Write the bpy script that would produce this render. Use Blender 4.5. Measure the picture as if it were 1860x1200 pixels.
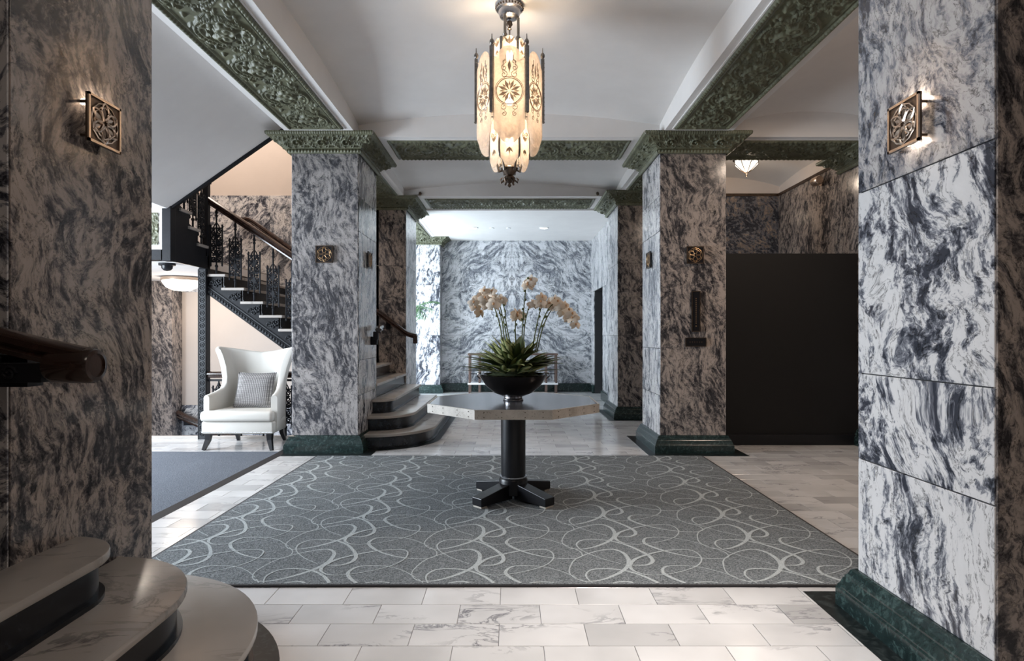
import bpy, bmesh, math, random
import numpy as np
from mathutils import Vector, Matrix

random.seed(7)
PI = math.pi
scene = bpy.context.scene
C = scene.collection
for o in list(bpy.data.objects):
    bpy.data.objects.remove(o)

# ------------------------------------------------------------------ camera
F = 1075.0                       # focal length in pixels of a 1860 x 1200 frame
CAM_H = 1.30
cam_d = bpy.data.cameras.new('camera')
cam_d.sensor_width = 36.0
cam_d.lens = 36.0 * F / 1860.0
cam_d.shift_y = 8.0 / 1860.0
cam_d.clip_start = 0.05
cam = bpy.data.objects.new('camera', cam_d)
C.objects.link(cam)
cam.location = (0, 0, CAM_H)
cam.rotation_euler = (PI / 2, 0, 0)
scene.camera = cam

# ------------------------------------------------------------------ view + world
vs = scene.view_settings
vs.view_transform = 'Standard'
vs.look = 'None'
vs.gamma = 1.0
vs.use_curve_mapping = False
vs.exposure = 0.42
scene.cycles.use_denoising = True
scene.cycles.max_bounces = 10
scene.cycles.diffuse_bounces = 5
scene.cycles.glossy_bounces = 4
scene.cycles.transmission_bounces = 8
scene.cycles.transparent_max_bounces = 12
scene.cycles.sample_clamp_indirect = 6.0
scene.cycles.caustics_reflective = False
scene.cycles.caustics_refractive = False

world = bpy.data.worlds.new('world')
scene.world = world
world.use_nodes = True
wb = world.node_tree.nodes['Background']
wb.inputs[0].default_value = (0.55, 0.72, 1.0, 1)
wb.inputs[1].default_value = 0.6


def area_light(name, loc, direction, sx, sy, power, col, spread=PI):
    d = bpy.data.lights.new(name, 'AREA')
    d.shape = 'RECTANGLE'
    d.size, d.size_y = sx, sy
    d.energy = power
    d.color = col
    d.spread = spread
    o = bpy.data.objects.new(name, d)
    C.objects.link(o)
    o.location = loc
    o.rotation_euler = Vector(direction).to_track_quat('-Z', 'Y').to_euler()
    return o


def point_light(name, loc, power, col, r=0.03):
    d = bpy.data.lights.new(name, 'POINT')
    d.energy = power
    d.color = col
    d.shadow_soft_size = r
    o = bpy.data.objects.new(name, d)
    C.objects.link(o)
    o.location = loc
    return o


DAY = (0.80, 0.90, 1.0)
WARM = (1.0, 0.80, 0.62)
# daylight at the street entrance (left of the entrance mat) and at the rear hall windows
area_light('entrance_daylight', (-6.05, 4.65, 1.45), (1, 0, -0.03), 3.2, 2.3, 380, DAY)
area_light('rear_daylight', (-4.55, 11.6, 1.75), (1, 0, 0), 1.8, 2.7, 330, (0.74, 0.88, 1.0))
# unseen fill lights added: stairwell top, hall behind the camera, near floor
area_light('stairwell_fill', (-4.4, 8.2, 5.85), (0, 0, -1), 2.0, 1.6, 95, (1.0, 0.86, 0.74))
area_light('front_hall_fill', (0.3, -0.6, 3.85), (0, 0, -1), 1.6, 1.2, 16, (1.0, 0.84, 0.72))
area_light('front_floor_fill', (0.95, 1.6, 3.87), (-0.08, 0.22, -1), 0.5, 0.3, 11, (1.0, 0.93, 0.87), 0.95)  # added to brighten the near floor, no fixture there
area_light('lobby_light', (3.3, 4.6, 3.7), (0, 0, -1), 0.5, 0.5, 42, (1.0, 0.80, 0.64))


# ------------------------------------------------------------------ mesh helpers
class MB:
    """collects shapes (world coordinates) for ONE mesh object"""

    def __init__(s):
        s.v = []
        s.f = []

    def add(s, verts, faces):
        o = len(s.v)
        s.v.extend([tuple(map(float, p)) for p in verts])
        s.f.extend([tuple(i + o for i in f) for f in faces])
        return s

    def box(s, x0, x1, y0, y1, z0, z1):
        return s.add([(x0, y0, z0), (x1, y0, z0), (x1, y1, z0), (x0, y1, z0),
                      (x0, y0, z1), (x1, y0, z1), (x1, y1, z1), (x0, y1, z1)],
                     [(0, 3, 2, 1), (4, 5, 6, 7), (0, 1, 5, 4), (1, 2, 6, 5), (2, 3, 7, 6), (3, 0, 4, 7)])

    def prism(s, poly, vec):
        """poly: 3D points of a planar polygon; extruded by vec"""
        n = len(poly)
        P = [Vector(p) for p in poly]
        Q = [p + Vector(vec) for p in P]
        nrm = Vector((0, 0, 0))
        for i in range(n):
            nrm += P[i].cross(P[(i + 1) % n])
        flip = nrm.dot(Vector(vec)) > 0
        a = list(range(n))
        b = list(range(n, 2 * n))
        fs = [tuple(reversed(a)) if flip else tuple(a), tuple(b) if flip else tuple(reversed(b))]
        for i in range(n):
            j = (i + 1) % n
            fs.append((i, j, j + n, i + n) if flip else (j, i, i + n, j + n))
        return s.add(P + Q, fs)

    def flat(s, poly2, z0, z1):
        return s.prism([(x, y, z0) for x, y in poly2], (0, 0, z1 - z0))

    def lathe(s, prof, c, n=24, axis='z', arc=None):
        vs_, fs = [], []
        m = len(prof)
        for i in range(n):
            a = 2 * PI * i / n
            for r, h in prof:
                if axis == 'z':
                    vs_.append((c[0] + r * math.cos(a), c[1] + r * math.sin(a), c[2] + h))
                elif axis == 'y':
                    vs_.append((c[0] + r * math.cos(a), c[1] + h, c[2] - r * math.sin(a)))
                else:
                    vs_.append((c[0] + h, c[1] + r * math.cos(a), c[2] + r * math.sin(a)))
        for i in range(n):
            k = (i + 1) % n
            for j in range(m - 1):
                fs.append((i * m + j, k * m + j, k * m + j + 1, i * m + j + 1))
        if prof[0][0] > 1e-6:
            fs.append(tuple(i * m for i in reversed(range(n))))
        if prof[-1][0] > 1e-6:
            fs.append(tuple(i * m + m - 1 for i in range(n)))
        return s.add(vs_, fs)

    def sweep(s, pts, prof, up=(0, 0, 1), closed=False, scale=None):
        """prof: list of (side, up) offsets"""
        P = [Vector(p) for p in pts]
        n = len(P)
        m = len(prof)
        vs_, fs = [], []
        upv = Vector(up)
        for i in range(n):
            if closed:
                t = P[(i + 1) % n] - P[i - 1]
            else:
                t = P[min(i + 1, n - 1)] - P[max(i - 1, 0)]
            if t.length < 1e-9:
                t = Vector((1, 0, 0))
            t.normalize()
            side = t.cross(upv)
            if side.length < 1e-4:
                side = t.cross(Vector((0.3, 1, 0.1)))
            side.normalize()
            u = side.cross(t)
            k = scale[i] if scale is not None else 1.0
            for a, b in prof:
                vs_.append(P[i] + side * a * k + u * b * k)
        rng = n if closed else n - 1
        for i in range(rng):
            k = (i + 1) % n
            for j in range(m):
                l = (j + 1) % m
                fs.append((i * m + j, i * m + l, k * m + l, k * m + j))
        if not closed:
            fs.append(tuple(range(m))[::-1])
            fs.append(tuple((n - 1) * m + j for j in range(m)))
        return s.add(vs_, fs)

    def tube(s, pts, r, n=6, up=(0.13, 0.21, 0.97), closed=False):
        if isinstance(r, (list, tuple)):
            sc = list(r)
        else:
            sc = [r] * len(pts)
        prof = [(math.cos(2 * PI * k / n), math.sin(2 * PI * k / n)) for k in range(n)]
        return s.sweep(pts, prof, up, closed, sc)

    def ball(s, c, r, n=8, m=6, sq=(1, 1, 1)):
        vs_, fs = [], []
        for j in range(m + 1):
            t = PI * j / m
            for i in range(n):
                a = 2 * PI * i / n
                vs_.append((c[0] + r * sq[0] * math.sin(t) * math.cos(a), c[1] + r * sq[1] * math.sin(t) * math.sin(a), c[2] - r * sq[2] * math.cos(t)))
        for j in range(m):
            for i in range(n):
                k = (i + 1) % n
                fs.append((j * n + i, j * n + k, (j + 1) * n + k, (j + 1) * n + i))
        return s.add(vs_, fs)

    def grid(s, A):
        """A: array nu x nv x 3"""
        nu, nv = len(A), len(A[0])
        vs_ = [tuple(A[i][j]) for i in range(nu) for j in range(nv)]
        fs = [(i * nv + j, (i + 1) * nv + j, (i + 1) * nv + j + 1, i * nv + j + 1)
              for i in range(nu - 1) for j in range(nv - 1)]
        return s.add(vs_, fs)

    def build(s, name, mat, parent=None, smooth=None, bevel=0.0, segs=2, weld=False):
        off = Vector((0, 0, 0))
        p = parent
        while p is not None:
            off += p.location
            p = p.parent
        me = bpy.data.meshes.new(name)
        me.from_pydata([(x - off.x, y - off.y, z - off.z) for x, y, z in s.v], [], s.f)
        if bevel > 0 or weld:
            bm = bmesh.new()
            bm.from_mesh(me)
            if weld:
                bmesh.ops.remove_doubles(bm, verts=bm.verts, dist=1e-5)
            if bevel > 0:
                es = [e for e in bm.edges if len(e.link_faces) == 2 and e.calc_face_angle(0) > 0.5]
                bmesh.ops.bevel(bm, geom=es, offset=bevel, segments=segs, affect='EDGES', profile=0.5, clamp_overlap=True)
            bm.to_mesh(me)
            bm.free()
        me.update()
        if smooth is not None:
            me.shade_smooth()
            if smooth < 179:
                me.set_sharp_from_angle(angle=math.radians(smooth))
        o = bpy.data.objects.new(name, me)
        if mat is not None:
            me.materials.append(mat)
        C.objects.link(o)
        o.parent = parent
        return o


def thing(name, label, cat, loc=(0, 0, 0), group=None, kind=None):
    o = bpy.data.objects.new(name, None)
    o.empty_display_size = 0.1
    C.objects.link(o)
    o.location = loc
    tag(o, label, cat, group, kind)
    return o


def tag(o, label=None, cat=None, group=None, kind=None):
    if label:
        o['label'] = label
    if cat:
        o['category'] = cat
    if group:
        o['group'] = group
    if kind:
        o['kind'] = kind
    return o


def struct(o, label=None):
    o['kind'] = 'structure'
    if label:
        o['label'] = label
    return o


def sroot(name, label, loc=(0, 0, 0)):
    o = bpy.data.objects.new(name, None)
    o.empty_display_size = 0.1
    C.objects.link(o)
    o.location = loc
    return struct(o, label)


def copy_part(o, parent, loc=None, rot=None):
    c = o.copy()
    C.objects.link(c)
    c.parent = parent
    if loc is not None:
        c.location = loc
    if rot is not None:
        c.rotation_euler = rot
    return c


def copy_tree(root, loc, label=None):
    r = root.copy()
    C.objects.link(r)
    r.location = loc
    if label:
        r['label'] = label
    for ch in list(root.children):
        c = ch.copy()
        C.objects.link(c)
        c.parent = r
        for g in list(ch.children):
            d = g.copy()
            C.objects.link(d)
            d.parent = c
    return r


def catmull(pts, n=8, closed=False):
    P = [Vector(p) for p in pts]
    out = []
    N = len(P)
    rng = N if closed else N - 1
    for i in range(rng):
        p0 = P[(i - 1) % N] if (closed or i > 0) else P[0] * 2 - P[1]
        p1 = P[i]
        p2 = P[(i + 1) % N]
        p3 = P[(i + 2) % N] if (closed or i + 2 < N) else P[-1] * 2 - P[-2]
        for k in range(n):
            t = k / n
            out.append(0.5 * ((2 * p1) + (p2 - p0) * t + (2 * p0 - 5 * p1 + 4 * p2 - p3) * t * t + (3 * p1 - p0 - 3 * p2 + p3) * t ** 3))
    if not closed:
        out.append(P[-1].copy())
    return out


# ------------------------------------------------------------------ materials
class NT:
    def __init__(s, name):
        s.m = bpy.data.materials.new(name)
        s.m.use_nodes = True
        s.t = s.m.node_tree
        s.b = s.t.nodes['Principled BSDF']

    def n(s, typ, **kw):
        nd = s.t.nodes.new(typ)
        for k, v in kw.items():
            setattr(nd, k, v)
        return nd

    def l(s, a, b):
        s.t.links.new(a, b)

    def math(s, op, a, b=None, c=None, clamp=False):
        nd = s.n('ShaderNodeMath', operation=op, use_clamp=clamp)
        for i, x in enumerate((a, b, c)):
            if x is None:
                continue
            if isinstance(x, (int, float)):
                nd.inputs[i].default_value = x
            else:
                s.l(x, nd.inputs[i])
        return nd.outputs[0]

    def vmath(s, op, a, b=None):
        nd = s.n('ShaderNodeVectorMath', operation=op)
        for i, x in enumerate((a, b)):
            if x is None:
                continue
            if isinstance(x, (tuple, list)):
                nd.inputs[i].default_value = x
            else:
                s.l(x, nd.inputs[i])
        return nd.outputs[0]

    def scale(s, a, k):
        nd = s.n('ShaderNodeVectorMath', operation='SCALE')
        s.l(a, nd.inputs[0])
        nd.inputs['Scale'].default_value = k
        return nd.outputs[0]

    def noise(s, vec, scale, detail=2, rough=0.5, dist=0.0):
        nd = s.n('ShaderNodeTexNoise')
        nd.inputs['Scale'].default_value = scale
        nd.inputs['Detail'].default_value = detail
        nd.inputs['Roughness'].default_value = rough
        nd.inputs['Distortion'].default_value = dist
        if vec is not None:
            s.l(vec, nd.inputs['Vector'])
        return nd

    def ramp(s, fac, stops, interp='LINEAR'):
        nd = s.n('ShaderNodeValToRGB')
        cr = nd.color_ramp
        cr.interpolation = interp
        while len(cr.elements) < len(stops):
            cr.elements.new(0.5)
        for e, (p, c) in zip(cr.elements, stops):
            e.position = p
            e.color = (c[0], c[1], c[2], 1) if not isinstance(c, (int, float)) else (c, c, c, 1)
        s.l(fac, nd.inputs[0])
        return nd.outputs[0]

    def mix(s, fac, a, b, mode='MIX'):
        nd = s.n('ShaderNodeMix', data_type='RGBA', blend_type=mode)
        for i, x in ((0, fac), (6, a), (7, b)):
            if isinstance(x, (int, float)):
                nd.inputs[i].default_value = x
            elif isinstance(x, (tuple, list)):
                nd.inputs[i].default_value = (x[0], x[1], x[2], 1)
            else:
                s.l(x, nd.inputs[i])
        return nd.outputs[2]

    def bump(s, h, strength, dist=0.01):
        nd = s.n('ShaderNodeBump')
        nd.inputs['Strength'].default_value = strength
        nd.inputs['Distance'].default_value = dist
        s.l(h, nd.inputs['Height'])
        s.l(nd.outputs[0], s.b.inputs['Normal'])

    def base(s, col):
        if isinstance(col, (tuple, list)):
            s.b.inputs['Base Color'].default_value = (col[0], col[1], col[2], 1)
        else:
            s.l(col, s.b.inputs['Base Color'])

    def set(s, rough=0.5, metal=0.0, spec=0.5, coat=0.0):
        s.b.inputs['Roughness'].default_value = rough
        s.b.inputs['Metallic'].default_value = metal
        s.b.inputs['Specular IOR Level'].default_value = spec
        s.b.inputs['Coat Weight'].default_value = coat
        s.b.inputs['Coat Roughness'].default_value = 0.1
        return s.m


def plain(name, col, rough=0.5, metal=0.0, spec=0.5, coat=0.0, vary=0.0, vscale=8.0, bump=0.0, bscale=60.0):
    t = NT(name)
    tc = t.n('ShaderNodeTexCoord').outputs['Object']
    if vary > 0:
        nz = t.noise(tc, vscale, 4, 0.6)
        c = t.ramp(nz.outputs[0], [(0.3, [x * (1 - vary) for x in col]), (0.7, [min(1, x * (1 + vary)) for x in col])])
        t.base(c)
    else:
        t.base(col)
    if bump > 0:
        nz = t.noise(tc, bscale, 3, 0.6)
        t.bump(nz.outputs[0], bump, 0.005)
    return t.set(rough, metal, spec, coat)


def marble(name, rot=(0, 0, 0), scale=1.0, stretch=3.2, warp=0.55, bias=0.0, light=(0.66, 0.63, 0.62), pale=(0.42, 0.41, 0.43),
           mid=(0.17, 0.175, 0.20), dark=(0.035, 0.038, 0.05), mirror=False, rough=0.16, rnd=True, contrast=1.0, soft=0.0):
    t = NT(name)
    co = t.n('ShaderNodeTexCoord').outputs['Object']
    if mirror:
        co = t.vmath('ABSOLUTE', co)
    if rnd:
        oi = t.n('ShaderNodeObjectInfo').outputs['Random']
        cx = t.n('ShaderNodeCombineXYZ')
        t.l(t.math('MULTIPLY', oi, 17.0), cx.inputs[0])
        t.l(t.math('MULTIPLY', oi, 31.0), cx.inputs[1])
        t.l(t.math('MULTIPLY', oi, 23.0), cx.inputs[2])
        co = t.vmath('ADD', co, cx.outputs[0])
    mp = t.n('ShaderNodeMapping')
    mp.inputs['Rotation'].default_value = rot
    t.l(co, mp.inputs['Vector'])
    a = mp.outputs[0]
    w1 = t.noise(a, 1.1 * scale, 2, 0.5).outputs['Color']
    b = t.vmath('ADD', a, t.scale(t.vmath('SUBTRACT', w1, (0.5, 0.5, 0.5)), warp / scale))
    w2 = t.noise(b, 5.0 * scale, 3, 0.55).outputs['Color']
    c = t.vmath('ADD', b, t.scale(t.vmath('SUBTRACT', w2, (0.5, 0.5, 0.5)), 0.11 / scale))
    w3 = t.noise(c, 22.0 * scale, 3, 0.6).outputs['Color']
    c = t.vmath('ADD', c, t.scale(t.vmath('SUBTRACT', w3, (0.5, 0.5, 0.5)), 0.035 / scale))
    mp2 = t.n('ShaderNodeMapping')
    mp2.inputs['Scale'].default_value = (1, 1, 1 / stretch)
    t.l(c, mp2.inputs['Vector'])
    d = mp2.outputs[0]
    n3 = t.noise(d, 17.0 * scale, 5, 0.66, 0.0).outputs[0]
    n4 = t.noise(d, 3.2 * scale, 3, 0.55).outputs[0]
    n6 = t.noise(c, 60.0 * scale, 4, 0.65).outputs[0]
    lo = t.math('MULTIPLY', t.math('SUBTRACT', n4, 0.5), 0.60)
    f = t.math('ADD', n3, lo)
    f = t.math('ADD', f, t.math('MULTIPLY', t.math('SUBTRACT', n6, 0.5), 0.20))
    f = t.math('ADD', f, bias)
    col = t.ramp(f, [(0.35 - 0.02 * soft, dark), (0.435 - 0.01 * soft, mid), (0.475 + 0.02 * soft, pale), (0.52 + 0.10 * soft, light), (0.84, [min(1, x * 1.1) for x in light])])
    # thin broken veins
    n5 = t.noise(d, 9.0 * scale, 7, 0.62, 0.5).outputs[0]
    vein = t.math('ABSOLUTE', t.math('SUBTRACT', n5, 0.5))
    vein = t.math('ADD', vein, t.math('MULTIPLY', t.math('SUBTRACT', n6, 0.42), 0.06))
    vm = t.ramp(vein, [(0.0, 0.14), (0.010, 0.5), (0.026, 1.0)])
    col = t.mix(0.85, col, vm, 'MULTIPLY')
    t.base(col)
    return t.set(rough, 0, 0.5)


GR1, GR2, GR3, GR4 = (0.35, 0.35, 0.0), (-0.3, 0.45, 0.4), (0.1, -0.12, 0.2), (0.75, -0.6, 0.3)
M = {}
LT_, PL_ = (0.60, 0.585, 0.58), (0.36, 0.36, 0.375)
M['marble_a'] = marble('marble_diagonal', GR1, 1.25, 2.8, light=LT_, pale=PL_, bias=-0.01)
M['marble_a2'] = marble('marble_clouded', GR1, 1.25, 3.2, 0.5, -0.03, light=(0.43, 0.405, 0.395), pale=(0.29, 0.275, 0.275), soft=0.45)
M['marble_b'] = marble('marble_steep', GR3, 1.15, 4.0, 0.45, light=LT_, pale=PL_, bias=-0.005)
M['marble_c'] = marble('marble_swirled', GR4, 1.1, 2.4, 0.9, -0.02, light=LT_, pale=PL_)
M['marble_warm'] = marble('marble_umber_shaded', (-0.2, 0.28, 0.4), 1.45, 2.9, 0.6, -0.028, light=(0.37, 0.312, 0.275), pale=(0.235, 0.203, 0.185), mid=(0.12, 0.107, 0.105), dark=(0.034, 0.032, 0.035), soft=0.5)  # same stone with shade and warm lamplight put into the colour
M['marble_grey_shaded'] = marble('marble_grey_shaded', (-0.1, 0.22, 0.4), 1.4, 3.0, 0.6, -0.03, light=(0.36, 0.335, 0.325), pale=(0.235, 0.222, 0.22), mid=(0.13, 0.126, 0.134), dark=(0.045, 0.046, 0.053), soft=0.6)  # greyer copy with the shade of the pillar front in its colour
M['marble_pale'] = marble('marble_pale', GR3, 1.1, 3.8, 0.6, 0.01, light=LT_, dark=(0.10, 0.105, 0.12), mid=(0.26, 0.27, 0.29))
M['marble_book'] = marble('marble_bookmatched', (0.2, 0.75, 0.0), 0.72, 2.8, 0.8, -0.01, mirror=True, rnd=False, light=(0.62, 0.62, 0.64), pale=(0.44, 0.445, 0.46), dark=(0.13, 0.138, 0.16), mid=(0.26, 0.27, 0.295), soft=0.5)
M['marble_dark'] = marble('marble_dark', (1.1, 0.4, 0.2), 1.2, 2.6, 0.8, -0.10, light=(0.34, 0.27, 0.225), pale=(0.18, 0.145, 0.125), soft=0.4)


def green_stone(name, base, vein, rough=0.15):
    t = NT(name)
    co = t.n('ShaderNodeTexCoord').outputs['Object']
    n1 = t.noise(co, 26, 7, 0.68, 0.8).outputs[0]
    c = t.ramp(n1, [(0.3, [x * 0.5 for x in base]), (0.52, base), (0.66, vein), (0.75, base)])
    t.base(c)
    return t.set(rough, 0, 0.5)


M['green_marble'] = green_stone('green_marble', (0.017, 0.031, 0.030), (0.055, 0.088, 0.083))
M['black_green'] = green_stone('dark_border_marble', (0.010, 0.014, 0.015), (0.040, 0.050, 0.050), 0.28)
M['riser'] = green_stone('riser_stone', (0.008, 0.010, 0.014), (0.020, 0.025, 0.033), 0.22)


def white_marble(name, light, dark, streak=0.5, rough=0.12, sc=1.0):
    t = NT(name)
    co = t.n('ShaderNodeTexCoord').outputs['Object']
    oi = t.n('ShaderNodeObjectInfo').outputs['Random']
    isl = t.n('ShaderNodeNewGeometry').outputs['Random Per Island']
    r = t.math('FRACT', t.math('ADD', t.math('MULTIPLY', oi, 7.31), t.math('MULTIPLY', isl, 3.7)))
    cx = t.n('ShaderNodeCombineXYZ')
    t.l(t.math('MULTIPLY', r, 37.0), cx.inputs[0])
    t.l(t.math('MULTIPLY', r, 91.0), cx.inputs[1])
    t.l(t.math('MULTIPLY', r, 53.0), cx.inputs[2])
    co = t.vmath('ADD', co, cx.outputs[0])
    mp = t.n('ShaderNodeMapping')
    mp.inputs['Rotation'].default_value = (0, 0, 0.6)
    mp.inputs['Scale'].default_value = (1.0 * sc, 2.6 * sc, 1.0 * sc)
    t.l(co, mp.inputs['Vector'])
    n1 = t.noise(mp.outputs[0], 3.0, 6, 0.62, 0.9).outputs[0]
    v = t.math('ABSOLUTE', t.math('SUBTRACT', n1, 0.5))
    msk = t.noise(mp.outputs[0], 1.6, 2, 0.5).outputs[0]
    vm = t.ramp(v, [(0.0, 0.0), (0.012, 0.5), (0.032, 1.0)])
    mk = t.ramp(msk, [(0.52, 1.0), (0.68, 0.0)])
    vm = t.math('MAXIMUM', vm, mk)
    cl = t.noise(co, 2.2, 3, 0.5).outputs[0]
    body = t.mix(t.ramp(cl, [(0.38, 0.0), (0.72, 1.0)]), light, [x * 0.78 for x in light])
    tint = t.ramp(r, [(0.0, 0.80), (0.12, 0.97), (0.75, 1.0), (0.9, 0.90), (1.0, 0.68)])
    body = t.mix(1.0, body, tint, 'MULTIPLY')
    col = t.mix(t.math('MULTIPLY', t.math('SUBTRACT', 1.0, vm), streak), body, dark)
    t.base(col)
    return t.set(rough, 0, 0.5)


M['tile'] = white_marble('white_floor_marble', (0.74, 0.725, 0.72), (0.12, 0.12, 0.14), 0.85, 0.17)
M['tread'] = white_marble('tread_marble', (0.40, 0.362, 0.33), (0.06, 0.055, 0.058), 0.8, 0.24, 0.8)
M['grout'] = plain('grout', (0.20, 0.19, 0.19), 0.8)
M['plaster'] = plain('white_plaster', (0.76, 0.735, 0.715), 0.85, vary=0.03, vscale=3, bump=0.05)
M['beige'] = plain('beige_plaster', (0.58, 0.505, 0.45), 0.85, vary=0.03, vscale=2.5, bump=0.05)
M['lunette'] = plain('warm_white_plaster', (0.70, 0.63, 0.58), 0.85, vary=0.03, vscale=2.5, bump=0.05)
M['core'] = plain('dark_joint', (0.02, 0.02, 0.022), 0.7)
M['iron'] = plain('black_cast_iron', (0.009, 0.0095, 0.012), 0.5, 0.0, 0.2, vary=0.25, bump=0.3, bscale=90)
M['iron_lit'] = plain('lit_cast_iron', (0.024, 0.026, 0.030), 0.5, 0.0, 0.3, vary=0.3, vscale=40, bump=0.4, bscale=80)  # cast iron made paler, with the light falling on it put into the colour
M['rail_wood'] = plain('dark_varnished_wood', (0.035, 0.018, 0.013), 0.2, 0, 0.55, coat=0.4, vary=0.4, vscale=14)
M['bronze'] = plain('aged_bronze', (0.11, 0.08, 0.06), 0.34, 0.85, 0.5, vary=0.3, vscale=25)
M['bronze_light'] = plain('polished_bronze', (0.60, 0.47, 0.37), 0.25, 0.9, 0.5)
M['gilt'] = plain('gilt_line', (0.50, 0.32, 0.17), 0.35, 0.8)
M['black_lac'] = plain('black_lacquer', (0.009, 0.009, 0.011), 0.28, 0, 0.35)
M['black_metal'] = plain('black_bowl_metal', (0.050, 0.047, 0.047), 0.17, 0.9, 0.6)
M['silver'] = plain('pewter', (0.42, 0.42, 0.44), 0.22, 0.95)
M['screen'] = plain('black_board', (0.0085, 0.008, 0.0083), 0.55, 0, 0.3)
M['ivory'] = plain('ivory_upholstery', (0.60, 0.575, 0.53), 0.7, 0, 0.25, bump=0.1, bscale=300)
M['table_top'] = plain('dark_polished_stone', (0.115, 0.112, 0.125), 0.16, 0.15, 0.6, vary=0.12, vscale=5)
M['white'] = plain('white_plastic', (0.8, 0.8, 0.8), 0.4)


def terracotta():
    t = NT('green_glazed_terracotta')
    co = t.n('ShaderNodeTexCoord').outputs['Object']
    n1 = t.noise(co, 7, 5, 0.65).outputs[0]
    n2 = t.noise(co, 60, 3, 0.6).outputs[0]
    c = t.ramp(n1, [(0.32, (0.088, 0.091, 0.058)), (0.55, (0.142, 0.146, 0.092)), (0.75, (0.20, 0.198, 0.13))])
    c = t.mix(t.ramp(n2, [(0.62, 0.0), (0.8, 0.5)]), c, (0.22, 0.22, 0.155))
    t.base(c)
    return t.set(0.42, 0, 0.45)


M['terra'] = terracotta()


def limestone():
    t = NT('speckled_limestone')
    co = t.n('ShaderNodeTexCoord').outputs['Object']
    n1 = t.noise(co, 9, 5, 0.6).outputs[0]
    n2 = t.noise(co, 120, 2, 0.5).outputs[0]
    c = t.ramp(n1, [(0.3, (0.36, 0.32, 0.27)), (0.7, (0.55, 0.50, 0.44))])
    c = t.mix(t.ramp(n2, [(0.62, 0.0), (0.72, 1.0)]), c, (0.16, 0.14, 0.12))
    t.base(c)
    return t.set(0.45, 0, 0.4)


M['limestone'] = limestone()


def carpet(name, c0, c1, sc=260):
    t = NT(name)
    co = t.n('ShaderNodeTexCoord').outputs['Object']
    n1 = t.noise(co, sc, 2, 0.7).outputs[0]
    n2 = t.noise(co, 3.0, 2, 0.5).outputs[0]
    c = t.ramp(n1, [(0.32, c0), (0.68, c1)])
    c = t.mix(t.math('MULTIPLY', n2, 0.3), c, [x * 0.7 for x in c0])
    t.base(c)
    t.bump(n1, 0.8, 0.006)
    return t.set(0.95, 0, 0.15)


M['rug'] = carpet('grey_loop_carpet', (0.062, 0.070, 0.075), (0.33, 0.35, 0.36), 120)
M['rug_line'] = carpet('pale_carpet_line', (0.36, 0.39, 0.395), (0.58, 0.61, 0.615), 120)
M['mat'] = carpet('slate_entrance_carpet', (0.085, 0.095, 0.115), (0.19, 0.205, 0.235), 120)
M['mat_edge'] = plain('dark_rubber_edge', (0.03, 0.028, 0.03), 0.6)


def weave():
    t = NT('grey_woven_fabric')
    co = t.n('ShaderNodeTexCoord').outputs['Object']
    w = t.n('ShaderNodeTexWave', bands_direction='X')
    w.inputs['Scale'].default_value = 15
    w.inputs['Distortion'].default_value = 1.5
    t.l(co, w.inputs['Vector'])
    w2 = t.n('ShaderNodeTexWave', bands_direction='Z')
    w2.inputs['Scale'].default_value = 21
    w2.inputs['Distortion'].default_value = 1.5
    t.l(co, w2.inputs['Vector'])
    f = t.math('MULTIPLY', w.outputs['Fac'], w2.outputs['Fac'])
    t.base(t.ramp(f, [(0.0, (0.10, 0.095, 0.095)), (0.6, (0.42, 0.40, 0.39))]))
    return t.set(0.85, 0, 0.2)


M['weave'] = weave()


def emit(name, col, strength):
    t = NT(name)
    t.base(col)
    t.b.inputs['Emission Color'].default_value = (col[0], col[1], col[2], 1)
    t.b.inputs['Emission Strength'].default_value = strength
    return t.set(0.4)


M['sconce_bulb'] = emit('sconce_bulb', (1.0, 0.84, 0.66), 14)
M['bulb'] = emit('lamp_bulb', (1.0, 0.80, 0.55), 45)
M['dome_glass'] = emit('lit_opal_glass', (1.0, 0.93, 0.84), 5.0)
M['lantern_glass'] = emit('lit_lantern_glass', (1.0, 0.90, 0.78), 1.3)
M['downlight'] = emit('lit_downlight', (1.0, 0.95, 0.88), 8)


def frosted(name, tr, col=(0.95, 0.90, 0.82)):
    t = NT(name)
    out = t.t.nodes['Material Output']
    co = t.n('ShaderNodeTexCoord').outputs['Object']
    nz = t.noise(co, 35, 4, 0.6).outputs[0]
    a = t.n('ShaderNodeBsdfTranslucent')
    a.inputs[0].default_value = (*col, 1)
    d = t.n('ShaderNodeBsdfDiffuse')
    d.inputs[0].default_value = (*col, 1)
    g = t.n('ShaderNodeBsdfGlossy')
    g.inputs['Roughness'].default_value = 0.25
    p = t.n('ShaderNodeBsdfTransparent')
    m0 = t.n('ShaderNodeMixShader')
    m0.inputs[0].default_value = 0.35
    t.l(a.outputs[0], m0.inputs[1])
    t.l(d.outputs[0], m0.inputs[2])
    m1 = t.n('ShaderNodeMixShader')
    t.l(t.ramp(nz, [(0.3, tr * 0.7), (0.7, tr * 1.3)]), m1.inputs[0])
    t.l(m0.outputs[0], m1.inputs[1])
    t.l(p.outputs[0], m1.inputs[2])
    m2 = t.n('ShaderNodeMixShader')
    m2.inputs[0].default_value = 0.06
    t.l(m1.outputs[0], m2.inputs[1])
    t.l(g.outputs[0], m2.inputs[2])
    t.l(m2.outputs[0], out.inputs[0])
    return t.m


M['frost'] = frosted('frosted_glass', 0.38, (0.90, 0.80, 0.70))
M['etch'] = frosted('etched_glass', 0.10, (0.42, 0.35, 0.28))


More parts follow.
